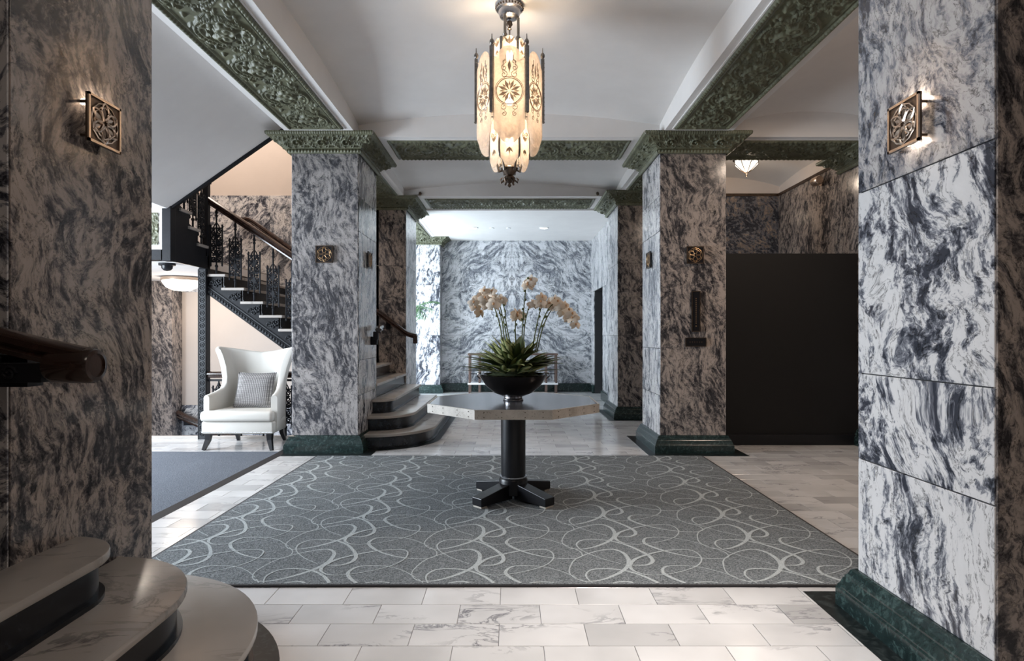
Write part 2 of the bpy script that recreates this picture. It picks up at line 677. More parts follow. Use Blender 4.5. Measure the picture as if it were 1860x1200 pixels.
def clear_glass():
    t = NT('window_glass')
    out = t.t.nodes['Material Output']
    p = t.n('ShaderNodeBsdfTransparent')
    p.inputs[0].default_value = (0.93, 0.96, 0.97, 1)
    g = t.n('ShaderNodeBsdfGlossy')
    g.inputs['Roughness'].default_value = 0.02
    m = t.n('ShaderNodeMixShader')
    m.inputs[0].default_value = 0.06
    t.l(p.outputs[0], m.inputs[1])
    t.l(g.outputs[0], m.inputs[2])
    t.l(m.outputs[0], out.inputs[0])
    return t.m


M['glass'] = clear_glass()


def leaf_mat(name, edge, mid):
    t = NT(name)
    uv = t.n('ShaderNodeAttribute', attribute_name='across')
    f = t.ramp(uv.outputs['Fac'], [(0.0, mid), (0.5, mid), (0.75, edge), (1.0, edge)])
    t.base(f)
    return t.set(0.4, 0, 0.5)


M['stem'] = plain('orchid_stem', (0.10, 0.12, 0.035), 0.5)
M['moss'] = plain('moss', (0.045, 0.06, 0.018), 0.9, vary=0.5, vscale=60, bump=1.0, bscale=120)
M['palm'] = plain('palm_leaf', (0.07, 0.20, 0.055), 0.45, vary=0.3)
M['bark'] = plain('palm_trunk', (0.13, 0.09, 0.06), 0.85, vary=0.3, bump=0.5)
M['terracotta_pot'] = plain('charcoal_pot', (0.05, 0.05, 0.055), 0.5)

# ------------------------------------------------------------------ carved relief (height fields)
def relief_cell(L, W, res, seed, ring=True, border=0.10, amp=1.0):
    """periodic scroll-and-leaf relief, returns H[nx, ny] in units of amp"""
    rs = random.Random(seed)
    nx, ny = int(round(L / res)), int(round(W / res)) + 1
    X = (np.arange(nx) + 0.5) * L / nx
    Y = np.linspace(-W / 2, W / 2, ny)
    H = np.zeros((nx, ny))
    GX, GY = np.meshgrid(X, Y, indexing='ij')
    wi = W * (0.5 - border)

    def stamp(poly, r, h):
        nonlocal H
        for px, py in poly:
            for o in (-L, 0, L):
                dx = GX - px - o
                d2 = (dx * dx + (GY - py) ** 2) / (r * r)
                H = np.maximum(H, h * np.sqrt(np.clip(1 - d2, 0, None)))

    def leaf(px, py, ang, la, lb, h):
        nonlocal H
        c, s = math.cos(ang), math.sin(ang)
        for o in (-L, 0, L):
            dx, dy = GX - px - o, GY - py
            a = dx * c + dy * s
            b = -dx * s + dy * c
            wd = lb * np.clip(1.15 - 0.55 * (a / la + 1) * 0.5, 0.3, 2)
            e = 1 - (a / la) ** 2 - (b / wd) ** 2
            H = np.maximum(H, h * np.sqrt(np.clip(e, 0, None)) * (0.62 + 0.38 * np.clip(np.abs(b) / (0.45 * lb), 0, 1)))

    R = min(wi * 0.86, L * 0.46)
    cx = L / 2
    if ring:
        for rr, h in ((R, 0.75), (R * 0.84, 0.55)):
            stamp([(cx + 1.05 * rr * math.cos(t), rr * math.sin(t)) for t in np.linspace(0, 2 * PI, 60)], W * 0.021, h)
        for t in np.linspace(0, 2 * PI, 34, endpoint=False):
            leaf(cx + 1.05 * R * 0.92 * math.cos(t), R * 0.92 * math.sin(t), t + PI / 2, W * 0.014, W * 0.012, 0.8)
        stamp([(x_, R * 0.98 * math.cos(PI * (x_ - cx) / L)) for x_ in np.linspace(0, L, 40)], W * 0.016, 0.5)
        stamp([(x_, -R * 0.98 * math.cos(PI * (x_ - cx) / L)) for x_ in np.linspace(0, L, 40)], W * 0.016, 0.5)
    Rs = R * (0.66 if ring else 0.95)
    for sgn, ccx in ((1, cx - Rs * 0.42), (-1, cx + Rs * 0.42)) if ring else ((1, cx),):
        rr0 = Rs * (0.55 if ring else 0.85)
        pts = []
        for k in range(46):
            t = k / 45
            a = sgn * (0.4 + t * 2.6 * PI)
            r_ = rr0 * (1 - 0.85 * t)
            pts.append((ccx + r_ * math.cos(a), sgn * 0.1 * Rs + r_ * math.sin(a)))
        stamp(pts, W * (0.026 if ring else 0.045), 0.9)
        for k in range(4, 44, 4):
            px, py = pts[k]
            a = math.atan2(py, px - ccx)
            leaf(px, py, a + rs.uniform(-0.5, 0.5), W * rs.uniform(0.045, 0.075), W * 0.03, 1.0)
        stamp([pts[-1]], W * 0.045, 1.0)
    for k in range(80 if ring else 70):
        px, py = rs.uniform(0, L), rs.uniform(-wi, wi) * 0.93
        if ring and (abs(math.hypot((px - cx) / 1.05, py) - R * 0.92) < R * 0.13):
            continue
        leaf(px, py, rs.uniform(0, 2 * PI), W * rs.uniform(0.035, 0.065), W * rs.uniform(0.018, 0.03), rs.uniform(0.55, 0.95))
    for k in range(16):
        stamp([(rs.uniform(0, L), rs.uniform(-wi, wi) * 0.9)], W * rs.uniform(0.014, 0.024), 0.9)
    # rope borders
    if border > 0.03:
        for sg in (-1, 1):
            yc = sg * W * (0.5 - border * 0.42)
            d = np.clip(1 - ((GY - yc) / (W * border * 0.30)) ** 2, 0, None) ** 0.5
            n_ = max(4, round(L / (W * 0.075)))
            rope = 0.45 + 0.4 * np.abs(np.sin(PI * n_ * GX / L + sg * (GY - yc) / (W * border) * 2.2))
            H = np.maximum(H, d * rope)
            yo = sg * W * (0.5 - 0.012)
            H = np.maximum(H, 0.55 * np.clip(1 - ((GY - yo) / (W * 0.018)) ** 2, 0, None) ** 0.5)
            yi = sg * W * (0.5 - border)
            H = np.maximum(H, 0.4 * np.clip(1 - ((GY - yi) / (W * 0.014)) ** 2, 0, None) ** 0.5)
    return H * amp


CELL_SOFFIT = relief_cell(0.60, 0.58, 0.0075, 3)
CELL_SOFFIT2 = relief_cell(0.60, 0.58, 0.0075, 11)
CELL_CAP = relief_cell(0.27, 0.19, 0.0045, 5, ring=False, border=0.02)


def fast_grid(P, name, mat, parent, flip=False):
    """P: numpy nu x nv x 3 world coordinates"""
    nu, nv = P.shape[:2]
    off = np.zeros(3)
    p = parent
    while p is not None:
        off += np.array(p.location)
        p = p.parent
    V = (P.reshape(-1, 3) - off).astype(np.float32)
    i, j = np.meshgrid(np.arange(nu - 1), np.arange(nv - 1), indexing='ij')
    a = (i * nv + j).ravel()
    q = np.stack([a, a + nv, a + nv + 1, a + 1], 1)
    if flip:
        q = q[:, ::-1]
    return V, q.astype(np.int32)


def mesh_from(parts, name, mat, parent, smooth=True):
    vs_, qs, o = [], [], 0
    for V, q in parts:
        vs_.append(V)
        qs.append(q + o)
        o += len(V)
    V = np.concatenate(vs_)
    q = np.concatenate(qs)
    me = bpy.data.meshes.new(name)
    me.vertices.add(len(V))
    me.vertices.foreach_set('co', V.ravel())
    me.loops.add(q.size)
    me.loops.foreach_set('vertex_index', q.ravel())
    me.polygons.add(len(q))
    me.polygons.foreach_set('loop_start', np.arange(0, q.size, 4, dtype=np.int32))
    me.update(calc_edges=True)
    me.validate()
    if smooth:
        me.shade_smooth()
    me.materials.append(mat)
    ob = bpy.data.objects.new(name, me)
    C.objects.link(ob)
    ob.parent = parent
    return ob


def relief_strip(x0, x1, y0, y1, z, along, parent, cell=None, amp=0.038, res=0.0085):
    """carved panel on the underside of a beam, hanging down from z"""
    cell = CELL_SOFFIT if cell is None else cell
    if along == 'y':
        Ln, Wd = y1 - y0, x1 - x0
    else:
        Ln, Wd = x1 - x0, y1 - y0
    nL, nW = int(Ln / res), int(Wd / res)
    reps = max(1, round(Ln / Wd / 1.03))
    s = np.linspace(0, 1, nL + 1)
    t = np.linspace(0, 1, nW + 1)
    ci = np.clip((np.mod(s * reps, 1.0) * cell.shape[0]).astype(int), 0, cell.shape[0] - 1)
    cj = np.clip((t * (cell.shape[1] - 1)).round().astype(int), 0, cell.shape[1] - 1)
    H = cell[np.ix_(ci, cj)] * amp
    # end borders like the side borders
    e = np.minimum(s, 1 - s)[:, None] * Ln
    H = np.where(e < 0.05, amp * 0.5 * np.clip(1 - ((e - 0.024) / 0.018) ** 2, 0, 1) ** 0.5, H)
    edge = (e < 0.004) | (np.minimum(t, 1 - t)[None, :] * Wd < 0.004)
    Z = z - 0.006 - H
    Z = np.where(edge, z + 0.003, Z)
    P = np.zeros((nL + 1, nW + 1, 3))
    if along == 'y':
        P[..., 0] = (x0 + t * Wd)[None, :]
        P[..., 1] = (y0 + s * Ln)[:, None]
    else:
        P[..., 0] = (x0 + s * Ln)[:, None]
        P[..., 1] = (y0 + t * Wd)[None, :]
    P[..., 2] = Z
    return mesh_from([fast_grid(P, '', None, parent, flip=(along == 'x'))], 'relief_panel', M['terra'], parent)


CAP_PROF = [(0.000, 0.012, 3.300), (0.04, 0.030, 3.300), (0.08, 0.034, 3.306), (0.20, 0.034, 3.340), (0.24, 0.030, 3.346),
            (0.30, 0.040, 3.352), (0.45, 0.058, 3.378), (0.60, 0.086, 3.407), (0.75, 0.125, 3.434), (0.88, 0.168, 3.456),
            (0.90, 0.192, 3.458), (0.93, 0.204, 3.462), (0.98, 0.210, 3.482), (1.0, 0.205, 3.492)]


def capital(x0, x1, y0, y1, parent, zoff=0.0, sides='NSEW', nv=44, du=0.0065):
    vv = np.linspace(0, 1, nv)
    pv = [p[0] for p in CAP_PROF]
    off = np.interp(vv, pv, [p[1] for p in CAP_PROF])
    zz = np.interp(vv, pv, [p[2] for p in CAP_PROF]) + zoff
    do, dz = np.gradient(off), np.gradient(zz)
    ln = np.hypot(do, dz) + 1e-9
    no, nz = dz / ln, -do / ln
    cx, cy = (x0 + x1) / 2, (y0 + y1) / 2
    parts = []
    for sd in sides:
        half = (x1 - x0) / 2 if sd in 'NS' else (y1 - y0) / 2
        dep = (y1 - y0) / 2 if sd in 'NS' else (x1 - x0) / 2
        nu = int((2 * half + 0.4) / du)
        uu = np.linspace(-1, 1, nu)
        hl = half + off
        a = uu[:, None] * hl[None, :]
        La = 0.27
        ci = (np.mod(a / La + 0.5, 1.0) * CELL_CAP.shape[0]).astype(int) % CELL_CAP.shape[0]
        tcv = np.clip((vv - 0.27) / (0.88 - 0.27), 0, 1)
        cj = (tcv * (CELL_CAP.shape[1] - 1)).astype(int)
        H = CELL_CAP[ci, cj[None, :].repeat(nu, 0)] * 0.044
        msk = ((vv > 0.28) & (vv < 0.88))[None, :] * np.clip((hl[None, :] - np.abs(a)) / 0.02, 0, 1)
        H = H * msk
        bead = ((vv > 0.08) & (vv < 0.22))[None, :] * 0.016 * np.abs(np.sin(PI * a / 0.036)) ** 0.7 * np.sin(PI * np.clip((vv - 0.08) / 0.14, 0, 1))[None, :]
        lip = (vv > 0.905)[None, :] * 0.007 * np.abs(np.sin(PI * a / 0.026))
        H = H + bead + lip
        o_ = off[None, :] + no[None, :] * H
        z_ = zz[None, :] + nz[None, :] * H
        P = np.zeros((nu, nv, 3))
        if sd == 'S':
            P[..., 0], P[..., 1] = cx + a, cy - dep - o_
        elif sd == 'N':
            P[..., 0], P[..., 1] = cx - a, cy + dep + o_
        elif sd == 'E':
            P[..., 0], P[..., 1] = cx + dep + o_, cy + a
        else:
            P[..., 0], P[..., 1] = cx - dep - o_, cy - a
        P[..., 2] = z_
        parts.append(fast_grid(P, '', None, parent))
    return mesh_from(parts, 'capital', M['terra'], parent)


PLINTH = [(0.068, 0.0), (0.068, 0.085), (0.062, 0.092), (0.062, 0.098), (0.054, 0.110), (0.046, 0.135), (0.040, 0.142),
          (0.040, 0.150), (0.030, 0.160), (0.022, 0.182), (0.010, 0.190), (-0.01, 0.190)]


def plinth(x0, x1, y0, y1, parent, mat='green_marble'):
    m = MB()
    vs_, fs = [], []
    for o, z in PLINTH:
        vs_ += [(x0 - o, y0 - o, z), (x1 + o, y0 - o, z), (x1 + o, y1 + o, z), (x0 - o, y1 + o, z)]
    for k in range(len(PLINTH) - 1):
        for c in range(4):
            d = (c + 1) % 4
            fs.append((k * 4 + c, k * 4 + d, (k + 1) * 4 + d, (k + 1) * 4 + c))
    m.add(vs_, fs)
    return m.build('plinth', M[mat], parent, smooth=25)


def pillar(label, x0, x1, y0, y1, mats, joints, cap=True, sides='NSEW'):
    """mats/joints keyed by face: S (towards -y), N, E (+x), W (-x)"""
    t = thing('marble_pillar', label, 'pillar', ((x0 + x1) / 2, (y0 + y1) / 2, 0), 'marble pillars of the lobby')
    th, g = 0.02, 0.0025
    MB().box(x0 + 0.012, x1 - 0.012, y0 + 0.012, y1 - 0.012, 0.0, 3.44).build('pillar_core', M['core'], t)
    for sd in 'SNEW':
        zs = [0.188] + list(joints.get(sd, [])) + [3.31]
        for q_, (a, b) in enumerate(zip(zs[:-1], zs[1:])):
            m = MB()
            z0, z1 = a + g, b - g
            if sd == 'S':
                m.box(x0 + 0.006, x1 - 0.006, y0, y0 + th, z0, z1)
            elif sd == 'N':
                m.box(x0 + 0.006, x1 - 0.006, y1 - th, y1, z0, z1)
            elif sd == 'W':
                m.box(x0, x0 + th, y0 + 0.006, y1 - 0.006, z0, z1)
            else:
                m.box(x1 - th, x1, y0 + 0.006, y1 - 0.006, z0, z1)
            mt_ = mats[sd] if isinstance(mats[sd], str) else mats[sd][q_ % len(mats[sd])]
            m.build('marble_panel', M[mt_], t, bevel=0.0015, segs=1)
    plinth(x0, x1, y0, y1, t)
    if cap:
        capital(x0, x1, y0, y1, t, sides=sides)
    return t


# ------------------------------------------------------------------ dimensions of the hall
XL, XLo = -1.70, -2.44          # inner / outer face of the left pillars
XR, XRo = 1.635, 2.37           # inner / outer face of the right pillars
Y1a, Y1b = 2.00, 2.80           # near pillars
Y2a, Y2b = 6.55, 7.42           # middle pillars
Y3L, Y3R, Y3b = 9.50, 9.16, 10.10
YB = 13.60                      # rear wall
ZS = 3.49                       # soffit height of the beams
RISE, RUN = 0.172, 0.2375
NOS = [-0.95, -1.20, -1.45]     # nosing of the three flared steps
RAD = [0.75, 0.50, 0.25]
X4 = -1.69                      # nosing of the fourth step, afterwards RUN each

# ------------------------------------------------------------------ floor
floor = sroot('floor', 'white marble floor of brick-bonded tiles with dark borders')
m = MB()
m.box(-6.3, 4.5, -3.1, 7.44, -0.10, -0.004)
m.box(-2.60, 4.5, 7.44, 9.5, -0.10, -0.004)
m.box(-6.3, 4.5, 9.5, 13.8, -0.10, -0.004)
m.build('subfloor', M['grout'], floor)
TW, TD = 0.38, 0.19
rug_r = (-2.07, 2.01, 3.07, 6.30)
mat_r = (-5.70, -2.52, 2.95, 6.55)
solid = [(XLo, XL, Y1a, Y1b), (XR, XRo, Y1a, Y1b), (XLo, XL, Y2a, Y2b), (XR, XRo, Y2a, Y2b), (XLo, XL, Y3L, 10.5), (XR, XRo, Y3R, Y3b)]
border = [(x0 - 0.16, x1 + 0.18, y0 - 0.20, y1 + 0.20) for x0, x1, y0, y1 in solid]
tm = MB().box(-TW / 2 + 0.0013, TW / 2 - 0.0013, -TD / 2 + 0.0013, TD / 2 - 0.0013, -0.012, 0.0)
tiles = []
k = -29
while True:
    ya = 2.475 + TD * k
    if ya > 13.6:
        break
    off = -0.057 if k % 2 == 0 else 0.132
    for i in range(-18, 14):
        xa = off + TW * i
        cx, cy = xa + TW / 2, ya + TD / 2
        if not (-6.2 < cx < 4.45 and -3 < cy < 13.6):
            continue
        if cx < -2.55 and 7.40 < cy < 9.6:
            continue
        x0, x1, y0, y1 = xa, xa + TW, ya, ya + TD
        hid = False
        for r in [rug_r, mat_r] + border:
            if x0 > r[0] and x1 < r[1] and y0 > r[2] and y1 < r[3]:
                hid = True
        if hid:
            continue
        px = 930 + F * cx / max(cy, 0.1)
        py = 608 + F * CAM_H / max(cy, 0.1)
        vis = cy > 1.5 and -10 < px < 1870 and py < 1215
        if vis and (px > 1555 and cy > 2.4):
            vis = False
        if vis and px < 275 and cy > 2.0:
            vis = False
        if vis and cx < -0.95 and cy < 2.7:
            vis = False
        if vis and cx > 2.45 and cy > 7.1:
            vis = False
        if vis and cx < -1.0 and cy > 6.6 and cx > -2.6:
            vis = False
        tiles.append((0 if vis else 1, cy, cx))
    k += 1
tiles.sort()
proto = None
rest = MB()
for q, (nv_, cy, cx) in enumerate(tiles):
    if q < 298 and nv_ == 0:
        if proto is None:
            proto = tm.build('floor_tile', M['tile'], floor, bevel=0.0012, segs=1)
            proto.location = (cx, cy, 0)
        else:
            copy_part(proto, floor, (cx, cy, 0))
    else:
        rest.box(cx - TW / 2 + 0.0013, cx + TW / 2 - 0.0013, cy - TD / 2 + 0.0013, cy + TD / 2 - 0.0013, -0.012, 0.0)
o = rest.build('floor_tile', M['tile'], floor)
o['kind'] = 'stuff'
for q, (x0, x1, y0, y1) in enumerate(border):
    if q in (4,):
        continue
    if q == 0:
        y1 -= 0.0
    MB().box(x0, x1, y0, y1, -0.012, 0.0015).build('border_slab', M['black_green'], floor)
# dark inlay that follows the flared steps
def arc_pts(cx, cy, r, a0, a1, n=20):
    return [(cx + r * math.cos(a0 + (a1 - a0) * i / n), cy + r * math.sin(a0 + (a1 - a0) * i / n)) for i in range(n + 1)]
MB().flat([(-1.95, 2.9)] + arc_pts(XL, 2.06, 0.83, PI / 2, 0) + [(XL + 0.83, -0.4), (-1.95, -0.4)], -0.012, 0.0020).build('border_slab', M['black_green'], floor)
MB().flat([(-1.9, 6.62)] + arc_pts(XL, 7.43, 0.81, -PI / 2, 0) + [(XL + 0.81, 9.8), (-1.9, 9.8)], -0.012, 0.0020).build('border_slab', M['black_green'], floor)
# stone kerb along the stair pit
MB().box(-6.2, -2.60, 7.40, 7.47, -0.35, 0.035).build('kerb', M['tread'], floor, bevel=0.006)

# ------------------------------------------------------------------ walls
def panels(parent, axis, at, facing, us, zs, mat, th=0.02, skip=()):
    """marble slabs on a wall; axis 'y' = wall plane y=at (u along x), axis 'x' = wall plane x=at (u along y)"""
    g = 0.0022
    for i in range(len(us) - 1):
        for j in range(len(zs) - 1):
            if (i, j) in skip:
                continue
            a, b, c, d = us[i] + g, us[i + 1] - g, zs[j] + g, zs[j + 1] - g
            lo, hi = (at, at + th * facing) if facing > 0 else (at + th * facing, at)
            mm = MB()
            if axis == 'y':
                mm.box(a, b, lo, hi, c, d)
            else:
                mm.box(lo, hi, a, b, c, d)
            mt = mat[(i + j) % len(mat)] if isinstance(mat, (list, tuple)) else mat
            mm.build('marble_panel', M[mt], parent, bevel=0.0012, segs=1)


w = sroot('wall_back', 'rear wall of bookmatched grey marble slabs above a green base')
MB().box(-5.0, 2.6, YB, YB + 0.15, -0.1, 4.2).build('wall_core', M['core'], w)
panels(w, 'y', YB, -1, [-2.5, -1.19, -0.02, 1.24, 1.86], [0.19, 1.29, 2.30, 3.47], 'marble_book')
MB().box(-2.5, 1.84, YB - 0.06, YB, 0, 0.19).build('base_moulding', M['green_marble'], w, bevel=0.012)

w = sroot('wall_right_rear', 'pale marble side wall of the rear hall with dark doorway')
XW = 1.84
m = MB()
m.box(XW, XW + 0.7, Y3b, 11.9, 0, 3.6)
m.box(XW, XW + 0.7, 13.15, YB, 0, 3.6)
m.box(XW, XW + 0.7, 11.9, 13.15, 2.27, 3.6)
m.box(XW + 0.5, XW + 0.7, 11.9, 13.15, 0, 2.3)
m.build('wall_core', M['core'], w)
panels(w, 'x', XW, -1, [Y3b + 0.005, 11.0, 11.9], [0.19, 1.29, 2.27, 3.47], 'marble_pale')
panels(w, 'x', XW, -1, [11.9, 13.15], [2.27, 3.47], 'marble_pale')
panels(w, 'x', XW, -1, [13.15, YB - 0.02], [0.19, 1.29, 2.27, 3.47], 'marble_pale')
panels(w, 'x', XW + 0.5, -1, [11.9, 12.5, 13.15], [0.0, 2.27], 'marble_dark')
m = MB()
m.box(XW - 0.06, XW, Y3b, 11.9, 0, 0.19)
m.box(XW - 0.06, XW, 13.15, YB, 0, 0.19)
m.build('base_moulding', M['green_marble'], w, bevel=0.012)

w = sroot('wall_stair', 'far wall of the stairwell, beige plaster over a grey marble dado')
MB().box(-6.3, XLo + 0.3, 9.5, 9.65, -2.0, 6.0).build('wall_core', M['beige'], w)
def dado(u0, u1, mat):
    g = 0.0022
    def zb(x):
        n = 4 + (X4 - x) / RUN
        return min(13, n) * RISE - 0.25
    pts = [(u0 + g, 9.48, zb(u0)), (u1 - g, 9.48, zb(u1)), (u1 - g, 9.48, 3.53), (u0 + g, 9.48, 3.53)]
    MB().prism(pts, (0, 0.02, 0)).build('marble_panel', M[mat], w)
dado(-6.2, -4.95, 'marble_pale')
dado(-4.95, -3.88, 'marble_c')
dado(-3.88, -2.44, 'marble_pale')
panels(w, 'y', 9.5, -1, [-6.2, -4.6, -3.3, -2.5], [-1.9, 0.18], 'marble_c')

w = sroot('wall_lobby', 'far wall of the lift lobby in dark veined marble under a plaster lunette')
MB().box(XRo - 0.3, 4.5, 9.5, 9.65, -0.1, 4.2).build('wall_core', M['lunette'], w)
panels(w, 'y', 9.5, -1, [XRo - 0.02, 4.29], [0.0, 2.0, 3.53], 'marble_dark')
MB().box(XRo, 4.27, 9.465, 9.5, 3.52, 3.56).build('dado_cap', M['bronze'], w)

w = sroot('wall_right', 'right wall of the lobby in brown-grey marble slabs')
MB().box(4.29, 4.45, -3.0, 9.5, -0.1, 4.2).build('wall_core', M['lunette'], w)
panels(w, 'x', 4.29, -1, [-3.0, -1.4, 0.2, 1.8, 3.4, 5.0, 6.6, 7.25, 8.55, 9.48], [0.0, 2.0, 3.53], 'marble_warm')
MB().box(4.255, 4.29, -3.0, 9.46, 3.52, 3.56).build('dado_cap', M['bronze'], w)

w = sroot('wall_left', 'left wall with the street entrance opening')
m = MB()
m.box(-6.45, -6.2, -3.0, 2.95, -2, 6.0)
m.box(-6.45, -6.2, 6.35, 9.5, -2, 6.0)
m.box(-6.45, -6.2, 2.95, 6.35, 2.66, 6.0)
m.box(-6.45, -6.2, 2.95, 6.35, -0.1, 0.0)
m.build('wall_core', M['beige'], w)
w = sroot('window_1', 'glazed street entrance in black frames', (-6.3, 4.65, 0))
for q in range(5):
    yy = 2.95 + q * 0.85
    MB().box(-6.34, -6.26, yy - 0.03, yy + 0.03, 0, 2.66).build('window_frame', M['iron'], w)
for zz in (0.05, 2.1, 2.63):
    MB().box(-6.335, -6.265, 2.95, 6.35, zz - 0.04, zz + 0.03).build('window_frame', M['iron'], w)
for q in range(4):
    yy = 2.95 + q * 0.85
    MB().box(-6.304, -6.296, yy + 0.03, yy + 0.82, 0.08, 2.06).build('pane', M['glass'], w)
    MB().box(-6.304, -6.296, yy + 0.03, yy + 0.82, 2.13, 2.59).build('pane', M['glass'], w)

w = sroot('wall_left_rear', 'left wall of the rear hall with tall windows')
m = MB()
m.box(-4.95, -4.75, 10.5, 10.65, 0, 3.6)
m.box(-4.95, -4.75, 13.35, YB, 0, 3.6)
m.box(-4.95, -4.75, 10.65, 13.35, 3.15, 3.6)
m.box(-4.95, -4.75, 10.65, 13.35, 0, 0.35)
m.box(-4.75, -2.5, YB - 0.02, YB + 0.01, 0, 3.5)
m.box(-4.95, XLo, 10.35, 10.5, 0, 3.6)
m.build('wall_core', M['plaster'], w)
w = sroot('window_2', 'tall rear hall window in white frames', (-4.85, 12, 0.35))
for q in range(4):
    yy = 10.65 + q * 0.9
    MB().box(-4.89, -4.81, yy - 0.03, yy + 0.03, 0.35, 3.15).build('window_frame', M['white'], w)
    if q < 3:
        MB().box(-4.854, -4.846, yy + 0.03, yy + 0.87, 0.38, 3.12).build('pane', M['glass'], w)

w = sroot('wall_vestibule', 'thick wall between the near stair and the street entrance')
MB().box(-6.2, XLo - 0.002, Y1a + 0.01, Y1b - 0.01, -0.1, 6.0).build('wall_core', M['marble_warm'], w)
w = sroot('wall_front', 'wall of the hall behind the camera')
MB().box(-6.4, 4.5, -3.2, -3.0, -0.1, 4.2).build('wall_core', M['beige'], w)
panels(w, 'y', -3.0, 1, [-6.2, -4.4, -2.6, -0.8, 1.0, 2.8, 4.29], [0.0, 2.0, 3.53], ['marble_warm', 'marble_c'])
w = struct(MB().box(-6.2, XLo - 0.01, 3.3, 3.4, 2.72, 6.0).build('wall_upper', M['plaster']), 'plaster wall above the street entrance')
struct(MB().box(XLo - 0.02, XL, Y2a + 0.1, 9.6, 4.05, 6.0).build('wall_stair_upper', M['beige']), 'beige upper wall of the stairwell')
struct(MB().box(-6.4, XL, 3.3, 9.7, 6.0, 6.1).build('ceiling_stairwell', M['plaster']), 'white ceiling far above the stairwell')
struct(MB().box(-6.2, -4.32, 7.47, 9.48, -2.0, -1.9).build('floor_pit', M['tile']), 'stair pit bottom')

# ------------------------------------------------------------------ ceilings
def pillow(x0, x1, y0, y1, z0, ax, ay, name, label, n=26):
    A = []
    for i in range(n + 1):
        u = -1 + 2 * i / n
        A.append([])
        for j in range(n + 1):
            v = -1 + 2 * j / n
            A[-1].append((x0 + (x1 - x0) * i / n, y0 + (y1 - y0) * j / n, z0 + ax * (1 - u * u) + ay * (1 - v * v)))
    mm = MB().grid(A)
    # roof of the vault slab (closed upward)
    mm.box(x0 - 0.02, x1 + 0.02, y0 - 0.02, y1 + 0.02, 4.02, 4.10)
    mm.f = [f[::-1] if q < n * n else f for q, f in enumerate(mm.f)]
    return struct(mm.build(name, M['plaster'], smooth=30), label)


pillow(XL, XR, Y1b, Y2a, 3.62, 0.13, 0.15, 'ceiling', 'white vaulted ceiling of the middle bay')
pillow(XL, XR, Y2b, 9.36, 3.58, 0.12, 0.06, 'ceiling_rear', 'white vaulted ceiling bay behind the crossbeam')
pillow(XRo, 4.29, Y1b, Y2a, 3.62, 0.15, 0.13, 'ceiling_right', 'white vaulted ceiling of the right bay')
pillow(XRo, 4.29, Y2b, 9.5, 3.68, 0.15, 0.08, 'ceiling_lobby', 'white vaulted ceiling of the lift lobby')
struct(MB().box(-4.9, 2.6, 10.28, YB + 0.1, 3.46, 3.60).build('ceiling_back', M['plaster']), 'flat white ceiling of the rear hall')
struct(MB().box(-6.4, 4.5, -3.2, Y1a, 3.9, 4.0).build('ceiling_front', M['plaster']), 'white ceiling of the hall behind the camera')


def beam(label, x0, x1, y0, y1, along, inset=(0.08, 0.08), panel=True, cell=None, ztop=4.05, zs=ZS, res=0.0085):
    t = thing('ceiling_beam', label, 'beam', ((x0 + x1) / 2, (y0 + y1) / 2, zs), 'white ceiling beams with carved green soffits')
    MB().box(x0, x1, y0, y1, zs, ztop).build('beam_body', M['plaster'], t)
    if panel:
        ix, iy = inset
        relief_strip(x0 + ix, x1 - ix, y0 + iy, y1 - iy, zs, along, t, cell, res=res)
        mm = MB()
        w_ = 0.014
        for (a, b, c, d) in ((x0 + ix - w_, x0 + ix, y0 + iy - w_, y1 - iy + w_), (x1 - ix, x1 - ix + w_, y0 + iy - w_, y1 - iy + w_),
                             (x0 + ix, x1 - ix, y0 + iy - w_, y0 + iy), (x0 + ix, x1 - ix, y1 - iy, y1 - iy + w_)):
            mm.box(a, b, c, d, zs - 0.010, zs + 0.004)
        mm.build('panel_frame', M['plaster'], t)
    return t


beam('white ceiling beam with carved green soffit running over the edge of the grey entrance mat', XLo, XL, Y1a, Y2a, 'y', (0.08, 0.28), res=0.0075)
beam('white ceiling beam with carved green soffit between the right-hand pillars beside the right vaulted bay', XR, XRo, Y1a, Y2a, 'y', (0.08, 0.28), cell=CELL_SOFFIT2, res=0.0075)
beam('white crossbeam with carved green soffit spanning the hall behind the chandelier', XL, XR, Y2a, Y2b, 'x', (0.29, 0.09))
beam('white crossbeam with dark green carved soffit above the black screen', XRo, 4.29, Y2a, Y2b, 'x', (0.20, 0.09), cell=CELL_SOFFIT2)
beam('short white beam with carved green soffit over the bottom of the far staircase', XLo, XL, Y2b, Y3L, 'y', (0.08, 0.26))
beam('short white beam with carved green soffit between the lift pillar and the rear right pillar', XR, XRo, Y2b, Y3R, 'y', (0.08, 0.26), cell=CELL_SOFFIT2)
beam('white crossbeam with bright green carved soffit before the flat rear ceiling', XL, XR, 9.36, 10.28, 'x', (0.29, 0.12), ztop=3.95)
beam('short white beam with carved green soffit leading to the rear left pilaster', XLo, XL, 10.4, 13.2, 'y', (0.08, 0.24), ztop=3.6, zs=3.455)
beam('plain white crossbeam between the two near pillars', XL, XR, Y1a, Y1b, 'x', panel=False)
beam('plain white beam end above the wall by the near stair', XLo, XL, -3.0, Y1a, 'y', panel=False)
beam('plain white crossbeam between the near right pillar and the outer wall', XRo, 4.29, Y1a, Y1b, 'x', panel=False)
beam('white crossbeam piece above the rear left pillar', XLo, XL, Y3L, 10.4, 'x', panel=False, zs=3.49)
beam('white crossbeam piece above the rear right pillar', XR, XRo, Y3R, 10.28, 'x', panel=False)
beam('white beam block above the middle left pillar', XLo, XL, Y2a, Y2b, 'x', panel=False)
beam('white beam block above the lift pillar', XR, XRo, Y2a, Y2b, 'x', panel=False)

